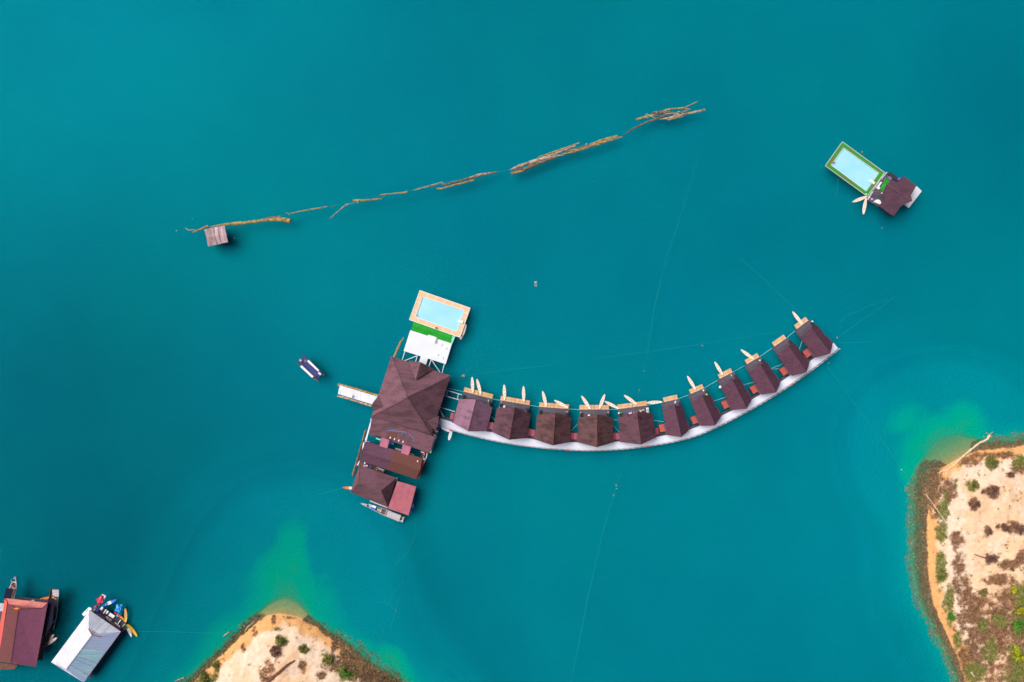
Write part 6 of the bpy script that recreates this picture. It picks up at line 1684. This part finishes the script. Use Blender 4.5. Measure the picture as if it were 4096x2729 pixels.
# ------------------------------------------------------------------ furniture on the cabin decks
def pouf(px, py, lab, z=0.5):
    p = W(px, py, z + 0.3)
    m = MB().loft([[(p.x + 0.42 * s_ * math.cos(a), p.y + 0.42 * s_ * math.sin(a), z + zz) for a in [math.pi * 2 * k / 12 for k in range(12)]] for s_, zz in ((0.8, 0.0), (1.0, 0.2), (0.85, 0.42), (0.4, 0.6))])
    m.tube([(p.x, p.y, z + 0.3), (p.x - 0.05, p.y + 0.5, z + 0.55)], [0.3, 0.06], 8)
    single('bean_bag', m, M['cloth_white'], lab, 'bean bag', (p.x, p.y, z), 'white bean bags on the cabin decks')
pouf(2018, 1628, 'white drop shaped bean bag on the second cabin deck'); pouf(2357, 1663.5, 'white drop shaped bean bag on the fourth cabin deck'); pouf(2881.5, 1549, 'white drop shaped bean bag on the eighth cabin deck')
def item(name, cat, px, py, size, mat, lab, rot=0.0, z=0.5, back=False):
    p = W(px, py, z + 0.3)
    m = MB().box((p.x, p.y, z), size, rot)
    if back: m.box((p.x + math.sin(rot) * -size[1] / 2 * -1 * 0, p.y, z + size[2]), (size[0], 0.12, 0.35), rot)
    single(name, m, M[mat], lab, cat, (p.x, p.y, z))
item('chair', 'chair', 2002.8, 1632, (0.62, 0.7, 0.4), 'white', 'white square chair at the left edge of the second cabin deck', 0.1, back=True)
item('chair', 'chair', 2521.5, 1654, (0.75, 0.65, 0.4), 'white', 'white U shaped chair with a dark cushion on the fifth cabin deck', 0.35, back=True)
item('cushion', 'cushion', 2521.5, 1652, (0.36, 0.36, 0.1), 'purple', 'dark violet cushion on the U shaped white chair', 0.35, 0.9)
item('bed_sheet', 'sheet', 2591, 1642, (0.7, 1.5, 0.12), 'cloth_white', 'white sheet over the day bed of the fifth cabin', 0.1, 1.0)
item('towel', 'towel', 2476, 1653, (0.4, 0.5, 0.1), 'cloth_white', 'white towel at the left corner of the fifth cabin deck', 0.1, 0.92)
item('towel', 'towel', 2549, 1649, (0.6, 0.14, 0.1), 'cloth_white', 'rolled white towel in front of the ridge of the fifth cabin', -0.2)
item('bag', 'bag', 2588, 1654, (0.35, 0.3, 0.25), 'cloth_yellow', 'yellow bag at the right eave of the fifth cabin', 0.1)
item('bag', 'bag', 2535.6, 1650.8, (0.25, 0.25, 0.2), 'cloth_yellow', 'small yellow bag right of the U shaped white chair', 0.1)
item('towel', 'towel', 2702, 1609, (0.3, 0.7, 0.1), 'cloth_white', 'white towel on the deck of the sixth cabin', -0.5)
item('towel', 'towel', 2828, 1580, (0.5, 0.65, 0.12), 'lime', 'lime green towel on the day bed of the seventh cabin', 0.4, 0.95)
item('towel', 'towel', 2814.5, 1562, (0.35, 0.5, 0.1), 'cloth_white', 'white towel at the top of the seventh cabin day bed', 0.4, 0.95)
item('towel', 'towel', 2926, 1502, (0.16, 0.5, 0.1), 'cloth_white', 'thin white towel on the deck of the eighth cabin', 0.4)
item('pillow', 'pillow', 3040.5, 1442, (0.42, 0.36, 0.14), 'cloth_white', 'white pillow at the top of the ninth cabin day bed', 0.5, 0.95)
item('pillow', 'pillow', 3251, 1286, (0.5, 0.38, 0.14), 'cloth_white', 'white pillow on the day bed of the last cabin', -0.4, 0.95)
item('bucket', 'bucket', 3217, 1345.5, (0.3, 0.26, 0.3), 'cloth_white', 'white bucket at the left wall of the last cabin', 0.2)
item('towel', 'towel', 1953.5, 1602.8, (0.2, 0.4, 0.15), 'cloth_white', 'white towel on the right of the first cabin deck', 0.0)
item('board_bag', 'bag', 1956, 1612.5, (0.5, 0.42, 0.3), 'lime', 'lime yellow bag beside the person on the first cabin deck', 0.1)
item('flippers', 'flippers', 1945.3, 1622.3, (0.55, 0.35, 0.12), 'lime', 'green and white flippers near the right eave of the first cabin', -0.4)
item('towel', 'towel', 2005.3, 1608.3, (0.1, 0.5, 0.1), 'cloth_white', 'narrow white towel at the top left of the second cabin deck', -0.15)
item('pole', 'pole', 2054.3, 1630.5, (0.08, 0.6, 0.08), 'cloth_white', 'short white pole lying near the ridge of the second cabin', 0.5)
item('cushion', 'cushion', 2101, 1648.5, (0.4, 0.3, 0.15), 'cloth_white', 'white and navy cushion on the right day bed of the second cabin', 0.0, 0.95)
item('towel', 'towel', 2268, 1648, (0.18, 0.35, 0.12), 'cloth_white', 'white towel at the right edge of the third cabin deck', 0, 0.95)
item('towel', 'towel', 2432.5, 1650, (0.18, 0.35, 0.12), 'cloth_white', 'white towel at the right edge of the fourth cabin deck', 0, 0.95)
item('lantern', 'lantern', 2322.5, 1651.5, (0.3, 0.22, 0.3), 'cloth_yellow', 'pale yellow lantern at the left edge of the fourth cabin deck', 0)
item('rag', 'cloth', 2524.5, 1619, (0.4, 0.35, 0.1), 'cloth_white', 'white rag on the bamboo raft of the fifth cabin', 0.4, 0.42)
for (px, py, rt, w) in ((3010.5, 1488, 0.6, 'ninth'), (3120.5, 1417, 0.7, 'tenth'), (3225.5, 1336, 0.6, 'last')):
    p = W(px, py, 0.6)
    m = MB().beam((p.x - 0.35, p.y - 0.12, 0.56), (p.x + 0.2, p.y + 0.3, 0.56), 0.10, 0.06).beam((p.x - 0.1, p.y - 0.25, 0.56), (p.x + 0.35, p.y + 0.02, 0.56), 0.12, 0.06)
    single('towel', m, M['lightwood'], 'two pale crumpled towels at the roof edge of the %s cabin' % w, 'towel', (p.x, p.y, 0.5))

# ------------------------------------------------------------------ ropes, buoys and drifting bits
def rope(label, pts, mat='rope', r=0.045, z=0.012, cat='mooring rope', sag=0.0):
    out = []
    for i in range(len(pts) - 1):
        n = max(2, int(math.hypot(pts[i + 1][0] - pts[i][0], pts[i + 1][1] - pts[i][1]) / 25))
        for k in range(n):
            s_ = k / n; out.append((pts[i][0] + (pts[i + 1][0] - pts[i][0]) * s_ + rnd.uniform(-.5, .5), pts[i][1] + (pts[i + 1][1] - pts[i][1]) * s_ + rnd.uniform(-.5, .5)))
    out.append(pts[-1])
    p0 = W(*out[0], z)
    single('mooring_rope', MB().tube([W(a, b, z) for a, b in out], r * 0.88, 5), M[mat], label, cat, p0, 'mooring ropes')
F = 4096 / 2353.0
ff = lambda L_: [(x * F, y * F) for x, y in L_]
rope('thin green rope stringing the logs of the boom together, left part', ff([(750, 475), (800, 464), (875, 447), (935, 439)]))
rope('thin green rope stringing the logs of the boom together, middle part', ff([(935, 441), (1015, 421), (1070, 408), (1140, 396), (1176, 389)]))
rope('thin green rope stringing the logs of the boom together, right part', ff([(1290, 350), (1380, 322), (1460, 290), (1510, 266)]))
rope('short green rope right of the thick ochre trunk', ff([(636, 500), (655, 493)]))
rope('faint long rope running steeply from near the fifth cabin up into open water', ff([(1604, 362), (1570, 480), (1530, 600), (1505, 700), (1490, 800), (1481, 853)]), r=0.04)
rope('short rope from the fifth cabin raft up to a floating knot', [(2548, 1601), (2556, 1563)])
rope('second short rope fanning out left from the fifth cabin raft', [(2530, 1598), (2521, 1550)], r=0.035)
rope('rope running up left from the last cabin into open water', ff([(1700, 592), (1745, 632), (1800, 685), (1848, 727)]), r=0.05)
rope('long faint rope crossing above the middle cabins to the last cabin', [(2362, 1437), (2600, 1406), (2800, 1377), (3000, 1345), (3183, 1317)], r=0.04)
rope('rope from the restaurant corner past the weed knot toward the cabins', [(1799.5, 1513.8), (1853, 1503.6), (2000, 1484), (2210, 1460)], r=0.04)
rope('rope slanting up right from the weed knot near the restaurant', [(1855, 1500), (1906.6, 1450), (1935, 1412)])
rope('long rope from the walkway middle down to the bottom edge', [(2512, 1810), (2475, 1920), (2426, 2075), (2395, 2200), (2350, 2400), (2318, 2560), (2284, 2735)], r=0.045)
rope('rope from the walkway right part down to the right headland', [(3305, 1460), (3380, 1560), (3430, 1635), (3520, 1750), (3610, 1880), (3655, 1940)], r=0.05)
rope('curved rope from the last cabin corner toward the upper right', ff([(1926, 752), (1938, 731), (1990, 706), (2056, 683)]), r=0.035)
rope('straight rope from the last cabin corner toward the upper right', ff([(1924, 777), (1960, 750), (2010, 717), (2056, 683)]))
rope('short rope pointing right from the walkway tip', ff([(1925, 788), (1970, 787), (2014, 785)]), r=0.035)
rope('green rope running left from the orange and white kayak', ff([(728, 1138), (760, 1129), (790, 1120)]), r=0.06)
kk = lambda L_: [(1200 + x / 1.524, 1700 + y / 1.524) for x, y in L_]
rope('wavy rope drifting down from the red metal roof', kk([(697, 530), (706, 600), (706, 650), (690, 710), (655, 775), (600, 832), (572, 858)]), r=0.04)
rope('second wavy rope beside the first below the red metal roof', kk([(690, 715), (660, 740), (615, 790), (585, 840), (590, 890)]), r=0.03)
rope('little rope with a knot branching off the wavy rope', kk([(646, 734), (665, 724), (688, 717)]), r=0.04)
rope('long rope above the bottom headland running toward the bottom', kk([(630, 945), (610, 1040), (585, 1130), (565, 1200), (545, 1275)]), r=0.04)
rope('curly rope branching left from the long rope above the bottom headland', kk([(475, 1080), (505, 1079), (540, 1090), (565, 1118), (585, 1132)]), r=0.04)
rope('loop of rope between the wavy rope and the curly one', kk([(612, 965), (595, 1003), (565, 1025), (548, 1060), (541, 1088)]), r=0.035)
rope('rope ending at the right bank of the bottom headland', kk([(511, 1245), (490, 1340), (468, 1450)]), r=0.04)
rope('horizontal rope from the grey roofed house to the bottom headland', ff([(316, 1451), (400, 1452), (515, 1456)]), r=0.035)
rope('faint wavy rope hanging down from the turf pool', [(3353, 714), (3351, 745), (3345, 775), (3343, 808)], r=0.04)
rope('short rope off the upper side of the turf pool', [(3458, 627), (3474, 613)], r=0.04)
rope('faint rope running up from the villa bench', [(3568, 680), (3582, 655), (3602, 633)], r=0.03)
rope('faint short rope drifting alone left of the villa', ff([(1808, 494), (1812, 478), (1820, 458)]), r=0.03)
rope('rope from the raft hut with a small float', [(916, 935), (938, 950), (985, 975)], r=0.035)
rope('short rope off the bow of the navy boat', [(1177, 1410), (1198, 1434)], r=0.04)
# bright taut lines between the cabins
def C(i, x, y):
    o, a = CAB[i]; return Vector((o.x + x * math.cos(a) - y * math.sin(a), o.y + x * math.sin(a) + y * math.cos(a), 0.4))
def line(label, a, b, r=0.04, mat='rope_white'):
    single('tie_line', MB().tube([a, a.lerp(b, 0.5) - Vector((0, 0, 0.08)), b], r, 5), M[mat], label, 'rope', a, 'tie lines between the cabins')
names = ['first', 'second', 'third', 'fourth', 'fifth', 'sixth', 'seventh', 'eighth', 'ninth', 'tenth', 'eleventh']
single('tie_line', MB().tube([W(1789, 1552, .4), W(1853, 1567.5, .4)], 0.04, 5), M['rope_white'], 'taut pale line between the restaurant and the first cabin', 'rope', W(1789, 1552, .4), 'tie lines between the cabins')
for i in range(10):
    xe = 8.3 if i < 5 else 4.1
    xs = 0.0 if i + 1 < 5 else -0.0
    line('taut pale line from the raft of the %s cabin to the %s' % (names[i], names[i + 1]), C(i, xe, -1.25), C(i + 1, xs, -1.3), 0.05 if i != 7 else 0.035)
for i in (3, 6, 7, 8):
    line('pale line between the walls of the %s and %s cabins' % (names[i], names[i + 1]), C(i, 9.2 if i < 5 else 4.4, -4.2 if i < 5 else -5.6), C(i + 1, -0.5 if i < 4 else -0.8, -4.2 if i < 4 else -6.6), 0.045)
for i, (x1, y1, x2, y2) in ((0, (8.9, -6.0, -0.4, -7.0)), (2, (9.3, -7.4, -0.6, -5.4)), (4, (9.0, -5.6, -1.3, -6.6)), (9, (4.4, -6.5, -0.6, -4.7)), (8, (4.4, -5.5, -1.0, -8.0)), (3, (9.2, -5.5, 0.2, -8.5))):
    line('slanting pale line in the gap between the %s and %s cabins' % (names[i], names[i + 1]), C(i, x1, y1), C(i + 1, x2, y2), 0.05)

def debris(name, px, py, r, mat, lab, z=0.0, jit=0.35):
    p = W(px, py, z)
    single(name, MB().blob((p.x, p.y, 0.06), (r * 0.75, r * 0.6, 0.12), 0, 9, 5, jit), M[mat], lab, name.replace('_', ' '), (p.x, p.y, 0))
debris('buoy', 707, 923, 0.17, 'white', 'small white buoy left of the forked log', jit=0)
debris('buoy', 936.5, 953, 0.14, 'cloth_yellow', 'pale yellow float on the rope of the raft hut', jit=0)
debris('buoy', 769.5, 876, 0.10, 'white', 'tiny white float above the forked log', jit=0)
debris('weed_knot', 1853, 1503, 0.55, 'loggrey', 'brown weed knot where two ropes meet right of the restaurant')
debris('weed_knot', 2809, 1383, 0.35, 'log', 'small brown weed clump floating above the seventh cabin')
debris('weed_knot', 2576.5, 1485, 0.2, 'log', 'tiny knot at the lower end of the long steep rope')
debris('weed_knot', 2557, 1562, 0.25, 'log', 'floating knot above the fifth cabin raft')
debris('weed_knot', 3448, 608.5, 0.34, 'log', 'brown weed clump above the turf pool')
debris('weed_knot', 3357, 708, 0.28, 'log', 'weed clump touching the lower side of the turf pool')
debris('weed_knot', 3367, 716, 0.28, 'log', 'second weed clump touching the lower side of the turf pool')
debris('weed_knot', 3528, 911, 0.30, 'log', 'weed clump alone below the villa')
debris('weed_knot', 3348, 1351, 0.34, 'loggrey', 'grey brown clump beside the last cabin')
debris('weed_knot', 2466, 1942, 0.36, 'log', 'orange brown weed clump on the long lower rope')
debris('weed_knot', 2455, 1981, 0.28, 'log', 'second weed clump lower on the long lower rope')
debris('weed_knot', 2475, 1910, 0.25, 'rope', 'green weed clump at the top of the long lower rope')
debris('weed_knot', 2467, 1955, 0.18, 'lime', 'lime weed tuft on the long lower rope')
debris('buoy', 3314.5, 1454 - 2, 0.0001 + 0.16, 'white', 'white float under the walkway right part', jit=0)
debris('buoy', 3606, 1879, 0.2, 'kayak', 'pale float on the rope to the right headland', jit=0)
debris('weed_knot', 1584, 2446, 0.2, 'log', 'yellow knot where the curly rope joins the long one')
debris('foam', 2715, 469 - 20, 0.25, 'white', 'small white foam piece inside the last log tangle')
debris('foam', 2346, 577, 0.22, 'white', 'white foam scrap on the long log cluster')
debris('buoy', 1789, 1498.5, 0.14, 'white', 'small white lamp float at the right corner of the big roof', jit=0)
debris('buoy', 1483, 1677, 0.2, 'white', 'small white lamp float at the left corner of the low roof', jit=0)

print('objects', len(bpy.data.objects))
